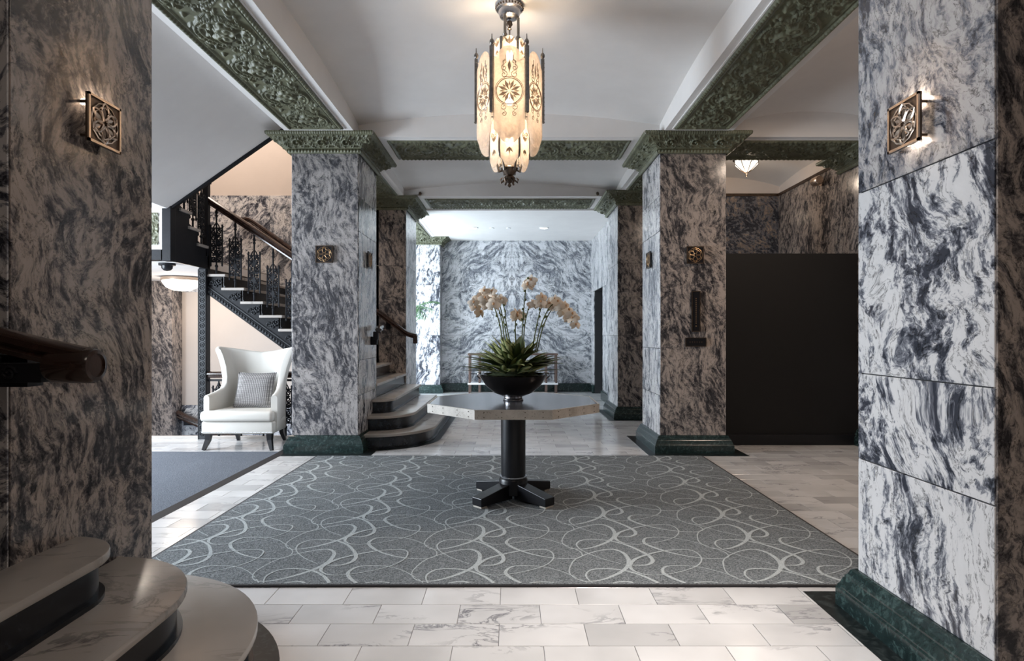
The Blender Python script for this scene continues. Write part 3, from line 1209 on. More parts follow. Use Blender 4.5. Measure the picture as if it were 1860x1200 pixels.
# ------------------------------------------------------------------ pillars
pillar('marble pillar with a lit square sconce, rising beside the near curved steps', XLo, XL, Y1a, Y1b,
       dict(S='marble_c', N='marble_b', E='marble_warm', W='marble_warm'), {})
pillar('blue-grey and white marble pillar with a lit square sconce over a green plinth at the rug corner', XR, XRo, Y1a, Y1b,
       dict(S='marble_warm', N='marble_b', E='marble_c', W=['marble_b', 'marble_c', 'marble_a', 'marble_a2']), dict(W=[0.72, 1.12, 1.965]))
pillar('grey marble pillar with green capital between the white armchair and the far stair', XLo, XL, Y2a, Y2b,
       dict(S='marble_grey_shaded', N='marble_b', E='marble_b', W='marble_b'), dict(E=[0.63, 1.02, 2.45, 2.84]))
pillar('marble pillar with green capital carrying the lift indicator beside the black screen', XR, XRo, Y2a, Y2b,
       dict(S='marble_warm', N='marble_b', E='marble_b', W='marble_pale'), dict(W=[0.63, 1.15, 2.45, 2.84]))
pillar('marble pillar with green capital rising at the far stair handrail', XLo, XL, Y3L, 10.5,
       dict(S='marble_warm', N='marble_b', E='marble_pale', W='marble_b'), dict(S=[1.29, 2.41], E=[1.29, 2.41]))
pillar('grey marble pillar with green capital standing just behind the lift pillar', XR, XRo, Y3R, Y3b,
       dict(S='marble_warm', N='marble_b', E='marble_b', W='marble_pale'), dict(S=[1.29, 2.41], W=[1.29, 2.41]))
pillar('pale marble pilaster with green capital against the bookmatched rear wall', -2.34, -1.60, 13.18, YB - 0.02,
       dict(S='marble_b', N='marble_b', E='marble_b', W='marble_b'), dict(S=[1.29, 2.41], E=[1.29, 2.41]), sides='SEW')
pillar('marble pilaster with green capital on the right wall above the black screen', 4.10, 4.29, Y2a, Y2b - 0.05,
       dict(S='marble_warm', N='marble_b', E='marble_b', W='marble_warm'), {}, sides='SNW')

# ------------------------------------------------------------------ staircases
RAIL_PROF = [(-0.030, -0.034), (0.030, -0.034), (0.034, -0.020), (0.026, -0.010), (0.042, 0.004), (0.040, 0.022), (0.024, 0.036),
             (0.0, 0.040), (-0.024, 0.036), (-0.040, 0.022), (-0.042, 0.004), (-0.026, -0.010), (-0.034, -0.020)]


def step_poly(r, ycen, yend, xin, sgn):
    """plan of a flared step: quarter round beside the pillar, then a straight nosing"""
    a0 = PI / 2 if sgn < 0 else -PI / 2
    p = arc_pts(XL, ycen, r, a0, 0, 18)
    return [(XL, ycen - sgn * r)] + p[1:] + [(XL + r, yend), (xin, yend), (xin, ycen), (XL, ycen)]


def flared_steps(t, ycen, yend, sgn):
    for n in (1, 2, 3):
        r = RAD[n - 1]
        xin = XL
        MB().flat(step_poly(r - 0.035, ycen, yend, xin - 0.0, sgn), (n - 1) * RISE, n * RISE - 0.034).build('riser', M['riser'], t, smooth=30)
        mm = MB().flat(step_poly(r, ycen, yend, xin, sgn), n * RISE - 0.034, n * RISE)
        mm.build('tread', M['tread'], t, smooth=30, bevel=0.007)
        MB().sweep([(x, y, (n - 1) * RISE + 0.008) for x, y in step_poly(r - 0.026, ycen, yend, xin, sgn)[:-3]],
                   [(-0.01, -0.008), (0.01, -0.008), (0.01, 0.008), (-0.01, 0.008)]).build('riser_bead', M['riser'], t)


def nose(n):
    return X4 - RUN * (n - 4)


ST = thing('staircase', 'dark iron staircase with pale marble treads climbing behind the white armchair', 'staircase', (-2.6, 8.4, 0))
YN, YF = 7.44, 9.47
flared_steps(ST, 7.43, YF, 1)
for n in range(4, 13):
    xa = nose(n)
    y0 = 7.425 if n < 7 else 7.405
    MB().box(xa - RUN - 0.05, xa, y0, YF, n * RISE - 0.034, n * RISE).build('tread', M['tread'], ST, bevel=0.006)
    MB().box(xa - 0.055, xa - 0.030, YN, YF, (n - 1) * RISE, n * RISE - 0.034).build('riser', M['riser'], ST)
    MB().box(xa - 0.032, xa - 0.018, YN, YF, (n - 1) * RISE + 0.002, (n - 1) * RISE + 0.022).build('riser_bead', M['riser'], ST)
MB().box(nose(13) - 0.055, nose(13) - 0.03, YN, YF, 12 * RISE, 13 * RISE - 0.03).build('riser', M['riser'], ST)
# body with sloping underside
b0 = [(X4 - 0.06, 0.0), (X4 - 0.06, 3 * RISE)]
for n in range(4, 13):
    b0 += [(nose(n) - 0.06, n * RISE - 0.04), (nose(n + 1) - 0.06, n * RISE - 0.04)]
b0 += [(nose(13) - 0.06, 13 * RISE - 0.26), (-2.46, 7.3 * RISE - 0.30), (-2.46, 0.0)]
MB().prism([(x, YN + 0.03, z) for x, z in b0], (0, YF - YN - 0.03, 0)).build('stair_body', M['plaster'], ST)
# cast-iron string with egg moulding
sp = [(-2.45, 6 * RISE + 0.02)]
for n in range(7, 13):
    sp += [(nose(n) - 0.04, (n - 1) * RISE + 0.0), (nose(n) - 0.04, n * RISE - 0.036)]
sp += [(nose(13) + 0.0, 12 * RISE - 0.036), (nose(13) + 0.0, 13 * RISE - 0.40)]
zb = lambda x: (4 + (X4 - x) / RUN) * RISE - 0.40
sp += [(-2.45, zb(-2.45))]
MB().prism([(x, YN, z) for x, z in sp], (0, 0.03, 0)).build('stringer', M['iron'], ST)
bar = [(-0.022, -0.03), (0.022, -0.03), (0.022, 0.03), (-0.022, 0.03)]
MB().sweep([(-2.44, YN, zb(-2.44) + 0.02), (nose(13), YN, zb(nose(13)) + 0.02)], bar).build('string_moulding', M['iron'], ST)
mm = MB()
x = -2.47
while x > nose(13):
    mm.ball((x, YN - 0.024, zb(x) + 0.025), 0.021, 6, 4, (0.8, 0.6, 1.1))
    x -= 0.034
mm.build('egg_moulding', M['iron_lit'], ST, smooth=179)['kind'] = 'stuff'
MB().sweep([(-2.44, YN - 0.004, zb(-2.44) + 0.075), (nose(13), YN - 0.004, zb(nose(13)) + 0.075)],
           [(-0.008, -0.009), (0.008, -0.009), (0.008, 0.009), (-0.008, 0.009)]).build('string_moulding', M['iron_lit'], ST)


def spiral(c, r0, r1, a0, turns, n=18, plane='xz'):
    out = []
    for i in range(n + 1):
        t = i / n
        a = a0 + turns * 2 * PI * t
        r = r0 + (r1 - r0) * t
        if plane == 'xz':
            out.append((c[0] + r * math.cos(a), c[1], c[2] + r * math.sin(a)))
        else:
            out.append((c[0], c[1] + r * math.cos(a), c[2] + r * math.sin(a)))
    return out


def scroll_bracket(plane='xz'):
    mm = MB()
    o = (0, 0, 0)
    for (dx, dz, r, a, tr) in ((0.05, 0.055, 0.042, 2.6, 1.3), (-0.045, 0.035, 0.034, 0.4, -1.3), (0.0, 0.0, 0.028, 1.0, 1.2)):
        mm.tube(spiral((dx, 0, dz), r, 0.006, a, tr), 0.0075, 5)
    for k in range(5):
        mm.ball((-0.07 + 0.036 * k, -0.004, 0.012 + 0.022 * ((k * 7) % 3)), 0.013, 6, 4)
    return mm


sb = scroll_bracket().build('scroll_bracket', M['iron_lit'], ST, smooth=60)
sb.location = Vector((nose(7) - 0.13, YN - 0.012, 6 * RISE + 0.03)) - ST.location
# bring the bracket mesh to its own origin
for v in sb.data.vertices:
    v.co += ST.location
for n in range(8, 13):
    copy_part(sb, ST, Vector((nose(n) - 0.13, YN - 0.012, (n - 1) * RISE + 0.03)) - ST.location)


def baluster_mesh(h=0.84):
    """ornate cast panel: slender post, framed scrollwork and leaves, in the x-z plane around x=0"""
    mm = MB()
    mm.tube([(0, 0, 0), (0, 0, 0.10)], 0.013, 6)
    mm.ball((0, 0, 0.105), 0.022, 8, 5)
    mm.tube([(0, 0, 0.10), (0, 0, h)], [0.010, 0.010], 6)
    mm.ball((0, 0, h - 0.10), 0.020, 8, 5)
    mm.lathe([(0.012, 0), (0.020, 0.02), (0.012, 0.05)], (0, 0, h - 0.08), 8)
    for sx in (-1, 1):
        mm.tube([(sx * 0.072, 0, 0.13), (sx * 0.072, 0, 0.60)], 0.0100, 6)
        mm.ball((sx * 0.072, 0, 0.615), 0.013, 6, 4, (1, 1, 1.6))
        mm.ball((sx * 0.072, 0, 0.12), 0.013, 6, 4, (1, 1, 1.6))
        mm.tube([(sx * 0.072, 0, 0.58), (sx * 0.095, 0, 0.615)], [0.007, 0.002], 5)
        for zc, r, tr in ((0.20, 0.036, 1.4), (0.285, 0.034, -1.4), (0.375, 0.034, 1.4), (0.455, 0.036, -1.4), (0.535, 0.032, 1.3)):
            mm.tube(spiral((sx * 0.036, 0, zc), r, 0.006, 0.3 * sx, tr * sx, 14), 0.0098, 5)
        for zc in (0.165, 0.245, 0.33, 0.415, 0.495, 0.57):
            mm.ball((sx * 0.034, -0.004, zc), 0.019, 6, 4, (1.2, 0.8, 0.8))
    for zc in (0.16, 0.37, 0.585):
        mm.tube([(-0.076, 0, zc), (0.076, 0, zc)], 0.009, 5)
    for zc in (0.27, 0.48):
        mm.prism([(0, -0.010, zc - 0.06), (0.026, -0.010, zc), (0, -0.010, zc + 0.06), (-0.026, -0.010, zc)], (0, 0.02, 0))
    mm.tube([(-0.04, 0, 0.585), (-0.022, 0, 0.63), (0, 0, 0.66)], [0.009, 0.007, 0.004], 5)
    mm.tube([(0.04, 0, 0.585), (0.022, 0, 0.63), (0, 0, 0.66)], [0.009, 0.007, 0.004], 5)
    return mm


bal = baluster_mesh().build('baluster', M['iron'], None, smooth=60)
bal.parent = ST
first = True
for n in range(7, 13):
    loc = Vector((nose(n) - 0.13, YN + 0.01, n * RISE - 0.005)) - ST.location
    if first:
        bal.location = loc
        first = False
    else:
        copy_part(bal, ST, loc)
# second short flight and landings
LX = -3.83
MB().box(-6.2, LX, 6.64, YF + 0.02, 2.14, 2.236).build('landing', M['plaster'], ST)
MB().box(-6.2, LX - 0.03, 7.40, YF, 2.236, 2.262).build('landing_floor', M['tread'], ST)
fp = [(7.43, 2.125), (7.43, 2.30)]
for k in range(1, 5):
    y_ = 7.36 - 0.19 * (k - 1)
    fp += [(y_, 2.236 + RISE * (k - 1) + 0.03), (y_, 2.236 + RISE * k - 0.036)]
fp += [(6.60, 2.236 + RISE * 4 - 0.036), (6.60, 2.125)]
MB().prism([(LX, y, z) for y, z in fp], (0.025, 0, 0)).build('stringer', M['iron'], ST)
for k in range(1, 5):
    y_ = 7.38 - 0.19 * (k - 1)
    MB().box(-6.2, LX + 0.05, y_ - 0.24, y_, 2.236 + RISE * k - 0.034, 2.236 + RISE * k).build('tread', M['tread'], ST, bevel=0.005)
    MB().box(-6.2, LX, y_ - 0.05, y_ - 0.03, 2.236 + RISE * (k - 1), 2.236 + RISE * k - 0.034).build('riser', M['riser'], ST)
    c_ = copy_part(bal, ST, Vector((LX + 0.012, y_ - 0.11, 2.236 + RISE * k - 0.005)) - ST.location, (0, 0, PI / 2))
MB().sweep([(LX + 0.012, 7.42, 3.22), (LX + 0.012, 6.66, 3.90)], RAIL_PROF).build('handrail', M['rail_wood'], ST, smooth=40)
# newels and post
MB().box(-3.915, -3.815, 7.39, 7.49, 0.0, 2.14).build('newel_post', M['iron'], ST, bevel=0.006)
mm = MB()
mm.box(-3.912, -3.818, 7.374, 7.39, 0.0, 2.12)
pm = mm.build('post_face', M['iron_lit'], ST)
mm = MB()
z = 0.07
while z < 2.08:
    mm.tube(spiral((-3.865, 7.370, z), 0.030, 0.024, 0, 1, 12), 0.006, 5)
    mm.ball((-3.865, 7.370, z), 0.011, 6, 4, (1, 0.6, 1))
    mm.ball((-3.893, 7.370, z + 0.04), 0.007, 5, 3)
    mm.ball((-3.837, 7.370, z + 0.04), 0.007, 5, 3)
    z += 0.079
mm.box(-3.912, -3.905, 7.368, 7.376, 0, 2.12)
mm.box(-3.825, -3.818, 7.368, 7.376, 0, 2.12)
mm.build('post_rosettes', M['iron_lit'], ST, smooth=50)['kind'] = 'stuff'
MB().box(-3.875, -3.805, 7.40, 7.47, 2.05, 3.25).box(-3.885, -3.795, 7.39, 7.48, 3.20, 3.235).build('newel_post', M['iron'], ST, bevel=0.006)
MB().box(-3.90, -3.80, 6.59, 6.69, 2.125, 3.30).build('newel_post', M['iron'], ST, bevel=0.006)
# third flight: sloping white soffit with dark edge string
sl = lambda x: 2.71 + 0.70 * (x + 3.84)
MB().prism([(-6.2, 3.4, 2.71), (-3.84, 3.4, 2.71), (-2.445, 3.4, sl(-2.445)), (-2.445, 3.4, sl(-2.445) + 0.3), (-3.9, 3.4, 3.0), (-6.2, 3.4, 3.0)], (0, 3.2, 0)).build('stair_soffit', M['plaster'], ST)
MB().prism([(-3.88, 6.60, sl(-3.88) - 0.03), (-2.445, 6.60, sl(-2.445) - 0.03), (-2.445, 6.60, sl(-2.445) + 0.38), (-3.88, 6.60, sl(-3.88) + 0.38)], (0, 0.045, 0)).build('stringer', M['iron'], ST)
# landing beam with framed green panel above a dark strip
MB().box(-6.2, -3.905, 6.60, 6.72, 2.25, 2.71).build('landing_beam', M['plaster'], ST)
MB().box(-6.2, -3.905, 6.585, 6.72, 2.135, 2.25).build('landing_fascia', M['iron'], ST)
Pn = np.zeros((60, 50, 3))
sgr, tgr = np.linspace(0, 1, 60), np.linspace(0, 1, 50)
Hc = CELL_SOFFIT[np.ix_((sgr * (CELL_SOFFIT.shape[0] - 1)).astype(int), (tgr * (CELL_SOFFIT.shape[1] - 1)).astype(int))]
Pn[..., 0] = (-4.34 + 0.40 * sgr)[:, None]
Pn[..., 2] = (2.30 + 0.36 * tgr)[None, :]
Pn[..., 1] = 6.597 - Hc * 0.02
mesh_from([fast_grid(Pn, '', None, ST)], 'relief_panel', M['terra'], ST)
# handrails of the lower flight
zr = lambda x: (4 + (X4 - x) / RUN) * RISE + 0.84
MB().sweep([(-3.83, YN + 0.01, zr(-3.72)), (-2.4, YN + 0.01, zr(-2.4))], RAIL_PROF, scale=[1.15, 1.15]).build('handrail', M['rail_wood'], ST, smooth=40)


def wall_rail(t, pts, yb, brackets, lug_dir=1, k=1.0, wall_y=None):
    P = catmull(pts, 6)
    MB().sweep(P, RAIL_PROF, scale=[k] * len(P)).build('handrail', M['rail_wood'], t, smooth=40)
    for (x, y, z) in brackets:
        mm = MB()
        s = 1 if wall_y > y else -1
        mm.tube([(x, y, z - 0.03), (x, y, z - 0.075), (x, (y + wall_y) / 2, z - 0.10), (x, wall_y, z - 0.10)], [0.014, 0.016, 0.018, 0.02], 8)
        mm.box(x - 0.035, x + 0.035, min(wall_y, wall_y - s * 0.015), max(wall_y, wall_y - s * 0.015), z - 0.16, z - 0.04)
        mm.tube(spiral((x, (y + wall_y) / 2, z - 0.075), 0.026, 0.006, 0, 1.4, 12, 'yz'), 0.008, 5)
        mm.build('rail_bracket', M['iron'], t, smooth=50)


# rail on the far wall of the flight, ending in a drop lug before the rear pillar
yr = 9.40
zw = lambda x: zr(x) - 0.19
wall_rail(ST, [(-4.27, yr, 3.125), (-4.18, yr, 3.125), (-4.05, yr, zw(-4.05) + 0.0)] + [(x, yr, zw(x)) for x in (-3.8, -3.2, -2.6, -2.0, -1.82)] + [(-1.68, yr, 1.325), (-1.52, yr, 1.275)],
          yr, [(-4.0, yr, zw(-4.0)), (-1.98, yr, zw(-1.98))], wall_y=9.475, k=1.1)
MB().lathe([(0.0, -0.05), (0.055, -0.05), (0.06, -0.03), (0.06, 0.05), (0.0, 0.05)], (-4.28, yr, 3.10), 20, 'y').build('rail_lug', M['rail_wood'], ST, smooth=40)
MB().box(-1.57, -1.50, yr - 0.045, yr + 0.045, 1.16, 1.30).build('rail_lug', M['rail_wood'], ST, bevel=0.018)
# near-side rail end that wraps the pillar flank
yq = 7.12
wall_rail(ST, [(-1.625, 7.34, 1.39), (-1.62, 7.2, 1.375), (-1.60, 7.08, 1.35)], yq, [], wall_y=7.3, k=0.9)
MB().box(-1.70, -1.62, 7.10, 7.16, 1.18, 1.28).box(-1.66, -1.60, 7.06, 7.12, 1.24, 1.34).build('rail_bracket', M['iron'], ST, bevel=0.01)

# near staircase
SN = thing('staircase', 'pale marble steps with rounded ends and black risers wrapping the near pillar', 'staircase', (-1.7, 1.0, 0))
flared_steps(SN, 2.06, -0.3, -1)
for n in range(4, 9):
    xa = nose(n) - 0.035
    MB().box(xa - RUN - 0.05, xa, -0.3, 1.992, n * RISE - 0.034, n * RISE).build('tread', M['tread'], SN, bevel=0.007)
    MB().box(xa - RUN, xa - 0.03, -0.3, 1.992, (n - 1) * RISE, n * RISE - 0.034).build('riser', M['riser'], SN)
MB().box(-2.9, X4 - 0.07, -0.3, 1.99, 0.0, 3 * RISE).build('stair_body', M['core'], SN)
yh = 1.885
P = catmull([(-2.9, yh, 1.98), (-2.3, yh, 1.56), (-2.0, yh, 1.385), (-1.80, yh, 1.325), (-1.63, yh, 1.285), (-1.50, yh, 1.253), (-1.355, yh, 1.222)], 8)
MB().sweep(P, RAIL_PROF, scale=[1.0] * len(P)).build('handrail', M['rail_wood'], SN, smooth=40)
mm = MB()
mm.lathe([(0.0, -0.13), (0.05, -0.13), (0.057, -0.11), (0.057, 0.0), (0.050, 0.012), (0.038, 0.014), (0.038, 0.008), (0.0, 0.008)], (-1.335, yh, 1.203), 24, 'x')
mm.build('rail_lug', M['rail_wood'], SN, smooth=40)
mm = MB()
mm.box(-1.72, -1.58, 1.93, 1.995, 1.13, 1.235).box(-1.74, -1.66, 1.85, 1.99, 1.15, 1.23).box(-1.66, -1.48, 1.86, 1.92, 1.15, 1.21)
mm.tube(spiral((-1.58, 1.858, 1.18), 0.024, 0.006, 0, 1.5, 14), 0.006, 5)
mm.build('rail_bracket', M['iron'], SN, bevel=0.006, smooth=40)

# balustrade along the stair pit
GB = thing('balustrade', 'low dark iron balustrade with scroll balusters guarding the pit behind the armchair', 'railing', (-3.1, 7.43, 0.035))
MB().sweep([(-3.815, 7.43, 0.80), (-2.44, 7.43, 0.80)], RAIL_PROF, scale=[1.1, 1.1]).build('top_rail', M['rail_wood'], GB, smooth=40)
MB().box(-3.815, -2.44, 7.415, 7.445, 0.72, 0.745).build('sub_rail', M['iron'], GB)
b2 = baluster_mesh(0.70).build('baluster', M['iron'], None, smooth=60)
b2.parent = GB
for q, x in enumerate((-3.68, -3.40, -3.12, -2.84, -2.56)):
    loc = Vector((x, 7.43, 0.033)) - GB.location
    if q == 0:
        b2.location = loc
    else:
        copy_part(b2, GB, loc)

# basement rail on the pit wall
HB = thing('pit_handrail', 'dark handrail descending along the marble wall under the landing', 'handrail', (-5.3, 9.4, 0.05))
P = [(-5.62, 9.38, 0.09), (-5.36, 9.38, 0.075), (-4.6, 9.38, -0.26), (-3.6, 9.38, -0.8)]
MB().sweep(P, RAIL_PROF, scale=[1.5] * 4).build('handrail', M['rail_wood'], HB, smooth=40)
MB().box(-5.2, -5.06, 9.36, 9.48, -0.13, -0.02).build('rail_bracket', M['iron'], HB, bevel=0.01)
w = sroot('wall_pier_stair', 'brown marble pier under the stair landing')
MB().box(-6.2, -5.29, 9.2, 9.49, -2.0, 2.138).build('marble_panel', M['marble_warm'], w)

# ------------------------------------------------------------------ carpets
RX0, RX1, RY0, RY1 = -2.075, 2.02, 3.06, 6.31
RG = thing('rug', 'grey carpet with pale looping lines under the octagonal table', 'rug', (0, 4.68, 0))
MB().box(RX0, RX1, RY0, RY1, 0.0, 0.013).build('carpet_pile', M['rug'], RG, bevel=0.004)
mm = MB()
for a, b, c, d in ((RX0 - 0.012, RX1 + 0.012, RY0 - 0.012, RY0), (RX0 - 0.012, RX1 + 0.012, RY1, RY1 + 0.012), (RX0 - 0.012, RX0, RY0, RY1), (RX1, RX1 + 0.012, RY0, RY1)):
    mm.box(a, b, c, d, 0.0, 0.012)
mm.build('binding', M['mat_edge'], RG)


def zf(zx, zy):
    """a pixel of the photograph (enlarged crop coordinates) to its point on the floor"""
    px, py = 850 + zx / 4.65, 900 + zy / 4.65
    y = F * CAM_H / (py - 608)
    return ((px - 930) * y / F, y)


LOOPS = [
    (True, [(795, 410, 7), (805, 370, 8), (845, 325, 9), (950, 285, 10), (1060, 262, 12), (1140, 262, 17), (1210, 290, 23), (1240, 345, 27),
            (1200, 395, 24), (1100, 440, 18), (1000, 465, 13), (900, 468, 9), (830, 445, 7)]),
    (False, [(870, 455, 6), (945, 490, 7), (965, 525, 8), (930, 545, 8), (850, 552, 9), (720, 545, 10), (570, 520, 13), (450, 485, 17), (360, 445, 22),
             (325, 410, 21), (370, 375, 13), (480, 368, 9), (600, 375, 7), (720, 400, 6), (850, 445, 6)]),
    (False, [(1290, 595, 6), (1130, 550, 6), (1000, 500, 7), (935, 460, 9), (918, 425, 11), (960, 395, 12), (1060, 388, 13), (1200, 400, 16),
             (1350, 440, 19), (1510, 515, 23), (1560, 570, 25), (1510, 605, 16), (1390, 608, 8)]),
    (True, [(1245, 362, 27), (1300, 320, 20), (1450, 280, 14), (1600, 263, 11), (1720, 270, 10), (1780, 320, 9), (1730, 375, 8), (1550, 420, 7),
            (1390, 430, 8), (1290, 410, 14), (1250, 385, 23)]),
]
mm = MB()
PX, PY = 0.853, 0.465
for closed, pts in LOOPS:
    wp = [Vector((*zf(a, b), c * 0.001)) for a, b, c in pts]
    P = catmull(wp, 9, closed)
    N = len(P)
    for iy in range(-3, 8):
        for ix in range(-5, 5):
            prev = None
            zz = 0.0138 + 0.0003 * LOOPS.index((closed, pts)) + 0.00007 * ((ix + iy * 2) % 3)
            rng = range(N + 1) if closed else range(N)
            for q in rng:
                p = P[q % N]
                a, b = P[(q - 1) % N] if (closed or q > 0) else p, P[(q + 1) % N] if (closed or q + 1 < N) else p
                tx, ty = b.x - a.x, b.y - a.y
                l_ = math.hypot(tx, ty) + 1e-9
                nx_, ny_ = -ty / l_ * p.z * 0.47, tx / l_ * p.z * 0.47
                x, y = p.x + ix * PX, p.y + iy * PY
                inside = RX0 + 0.012 < x < RX1 - 0.012 and RY0 + 0.008 < y < RY1 - 0.008
                cur = None
                if inside:
                    mm.v += [(x + nx_, y + ny_, zz), (x - nx_, y - ny_, zz)]
                    cur = len(mm.v) - 2
                    if prev is not None:
                        mm.f.append((prev, prev + 1, cur + 1, cur))
                prev = cur
mm.build('loop_pattern', M['rug_line'], RG)['kind'] = 'stuff'

MT = thing('entrance_mat', 'plain slate-grey carpet with dark edge in front of the white armchair', 'mat', (-4.0, 4.7, 0))
MB().box(-5.7, -2.56, 2.95, 6.52, 0.0, 0.014).build('carpet_pile', M['mat'], MT, bevel=0.004)
mm = MB()
mm.prism([(-2.56, 2.92, 0), (-2.49, 2.92, 0), (-2.56, 2.92, 0.016)], (0, 3.66, 0))
mm.prism([(-5.7, 6.52, 0), (-5.7, 6.57, 0), (-5.7, 6.52, 0.015)], (3.16, 0, 0))
mm.build('edging', M['mat_edge'], MT)

# ------------------------------------------------------------------ octagonal table and bowl
TX, TY = 0.01, 4.67
TB = thing('octagonal_table', 'octagonal stone-edged table on a black pedestal in the centre of the rug', 'table', (TX, TY, 0.0))
ap = 0.64
oc = lambda a_: [(TX + a_ / math.cos(PI / 8) * math.cos(PI / 8 + k * PI / 4), TY + a_ / math.cos(PI / 8) * math.sin(PI / 8 + k * PI / 4)) for k in range(8)]
MB().flat(oc(ap - 0.012), 0.725, 0.787).build('table_top', M['table_top'], TB, bevel=0.002)
op, ip = oc(ap), oc(ap - 0.0119)
for k in range(8):
    j = (k + 1) % 8
    MB().flat([op[k], op[j], ip[j], ip[k]], 0.722, 0.788).build('edge_slab', M['limestone'], TB)
mm = MB()
for k in range(8):
    j = (k + 1) % 8
    for f in (0.12, 0.35, 0.65, 0.88):
        x, y = op[k][0] * (1 - f) + op[j][0] * f, op[k][1] * (1 - f) + op[j][1] * f
        a = (k + 1) * PI / 4
        for dz in (0.737, 0.772):
            mm.ball((x + 0.0005 * math.cos(a), y + 0.0005 * math.sin(a), dz), 0.004, 5, 4)
mm.build('edge_studs', M['bronze'], TB)['kind'] = 'stuff'
MB().flat(oc(0.40), 0.69, 0.724).build('apron', M['black_lac'], TB)
MB().lathe([(0.097, 0.16), (0.097, 0.70)], (TX, TY, 0.013), 40).build('column', M['black_lac'], TB, smooth=40)
MB().lathe([(0.112, 0.045), (0.112, 0.150), (0.104, 0.170), (0.098, 0.174)], (TX, TY, 0.013), 40).build('collar', M['black_lac'], TB, smooth=40)
MB().lathe([(0.1, 0.172), (0.1055, 0.172), (0.1055, 0.182), (0.1, 0.184)], (TX, TY, 0.013), 40).build('collar_ring', M['silver'], TB, smooth=40)
for k in range(4):
    a = PI / 4 + k * PI / 2
    d, s = Vector((math.cos(a), math.sin(a), 0)), Vector((-math.sin(a), math.cos(a), 0))
    c0 = Vector((TX, TY, 0.0)) + d * 0.06
    c1 = Vector((TX, TY, 0.0)) + d * 0.385
    hw = 0.052
    vs_ = []
    for c, z0, z1 in ((c0, 0.028, 0.150), (c1, 0.028, 0.088)):
        vs_ += [c - s * hw + Vector((0, 0, z0)), c + s * hw + Vector((0, 0, z0)), c + s * hw + Vector((0, 0, z1)), c - s * hw + Vector((0, 0, z1))]
    MB().add(vs_, [(3, 2, 1, 0), (4, 5, 6, 7), (0, 1, 5, 4), (1, 2, 6, 5), (2, 3, 7, 6), (3, 0, 4, 7)]).build('foot', M['black_lac'], TB, bevel=0.004)
    g = c1 - d * 0.035
    vs_ = [g - s * 0.045 - d * 0.03, g + s * 0.045 - d * 0.03, g + s * 0.045 + d * 0.03, g - s * 0.045 + d * 0.03]
    MB().prism([(p.x, p.y, 0.0152) for p in vs_], (0, 0, 0.013)).build('glide', M['limestone'], TB)

BW = thing('footed_bowl', 'wide black metal bowl on a small silver foot holding the orchids', 'bowl', (TX, TY, 0.788))
MB().lathe([(0.0, 0.030), (0.085, 0.032), (0.15, 0.058), (0.215, 0.112), (0.250, 0.165), (0.262, 0.188), (0.268, 0.196), (0.262, 0.204), (0.252, 0.206), (0.244, 0.200),
            (0.236, 0.178), (0.20, 0.120), (0.13, 0.075), (0.0, 0.06)], (TX, TY, 0.788), 56).build('bowl_body', M['black_metal'], BW, smooth=50)
MB().lathe([(0.0, 0.0), (0.078, 0.0), (0.082, 0.004), (0.080, 0.010), (0.072, 0.016), (0.072, 0.034), (0.0, 0.036)], (TX, TY, 0.788), 40).build('bowl_foot', M['silver'], BW, smooth=40)
for sx in (-1, 1):
    MB().tube([(TX + sx * 0.262, TY, 0.955), (TX + sx * 0.285, TY, 0.975), (TX + sx * 0.278, TY, 1.0), (TX + sx * 0.252, TY, 0.998)], 0.006, 8).build('handle', M['silver'], BW, smooth=60)

# ------------------------------------------------------------------ orchids and foliage
OR = thing('orchid_arrangement', 'arching peach-white orchids above variegated green leaves in the black bowl', 'plant', (TX, TY, 0.90))
ICX = (TX, TY, 0.955)
MB().ball((TX, TY, 0.955), 0.225, 24, 12, (1, 1, 0.28)).build('moss', M['moss'], OR, smooth=179)


def leaf_mesh(base, direction, length, width, droop, mat, parent, name='leaf', nseg=7, fold=0.25):
    d = Vector(direction).normalized()
    side = d.cross(Vector((0, 0, 1)))
    if side.length < 0.05:
        side = Vector((1, 0, 0))
    side.normalize()
    rows, acr = [], []
    p = Vector(base)
    dirv = d.copy()
    for i in range(nseg + 1):
        t = i / nseg
        wv = width * (math.sin(PI * min(1, (t * 0.92 + 0.06)) ** 0.8) ** 0.9) * 0.5
        if i == nseg:
            wv = 0.0008
        nrm = side.cross(dirv).normalized()
        row = []
        for u in (-1, -0.5, 0, 0.5, 1):
            row.append(p + side * u * wv + nrm * abs(u) * wv * fold)
        rows.append(row)
        p = p + dirv * (length / nseg)
        dirv = (dirv + Vector((0, 0, -droop / nseg))).normalized()
    mm = MB().grid(rows)
    o = mm.build(name, mat, parent, smooth=179)
    at = o.data.attributes.new('across', 'FLOAT', 'POINT')
    for i in range(nseg + 1):
        for j in range(5):
            at.data[i * 5 + j].value = abs(j - 2) / 2
    return o


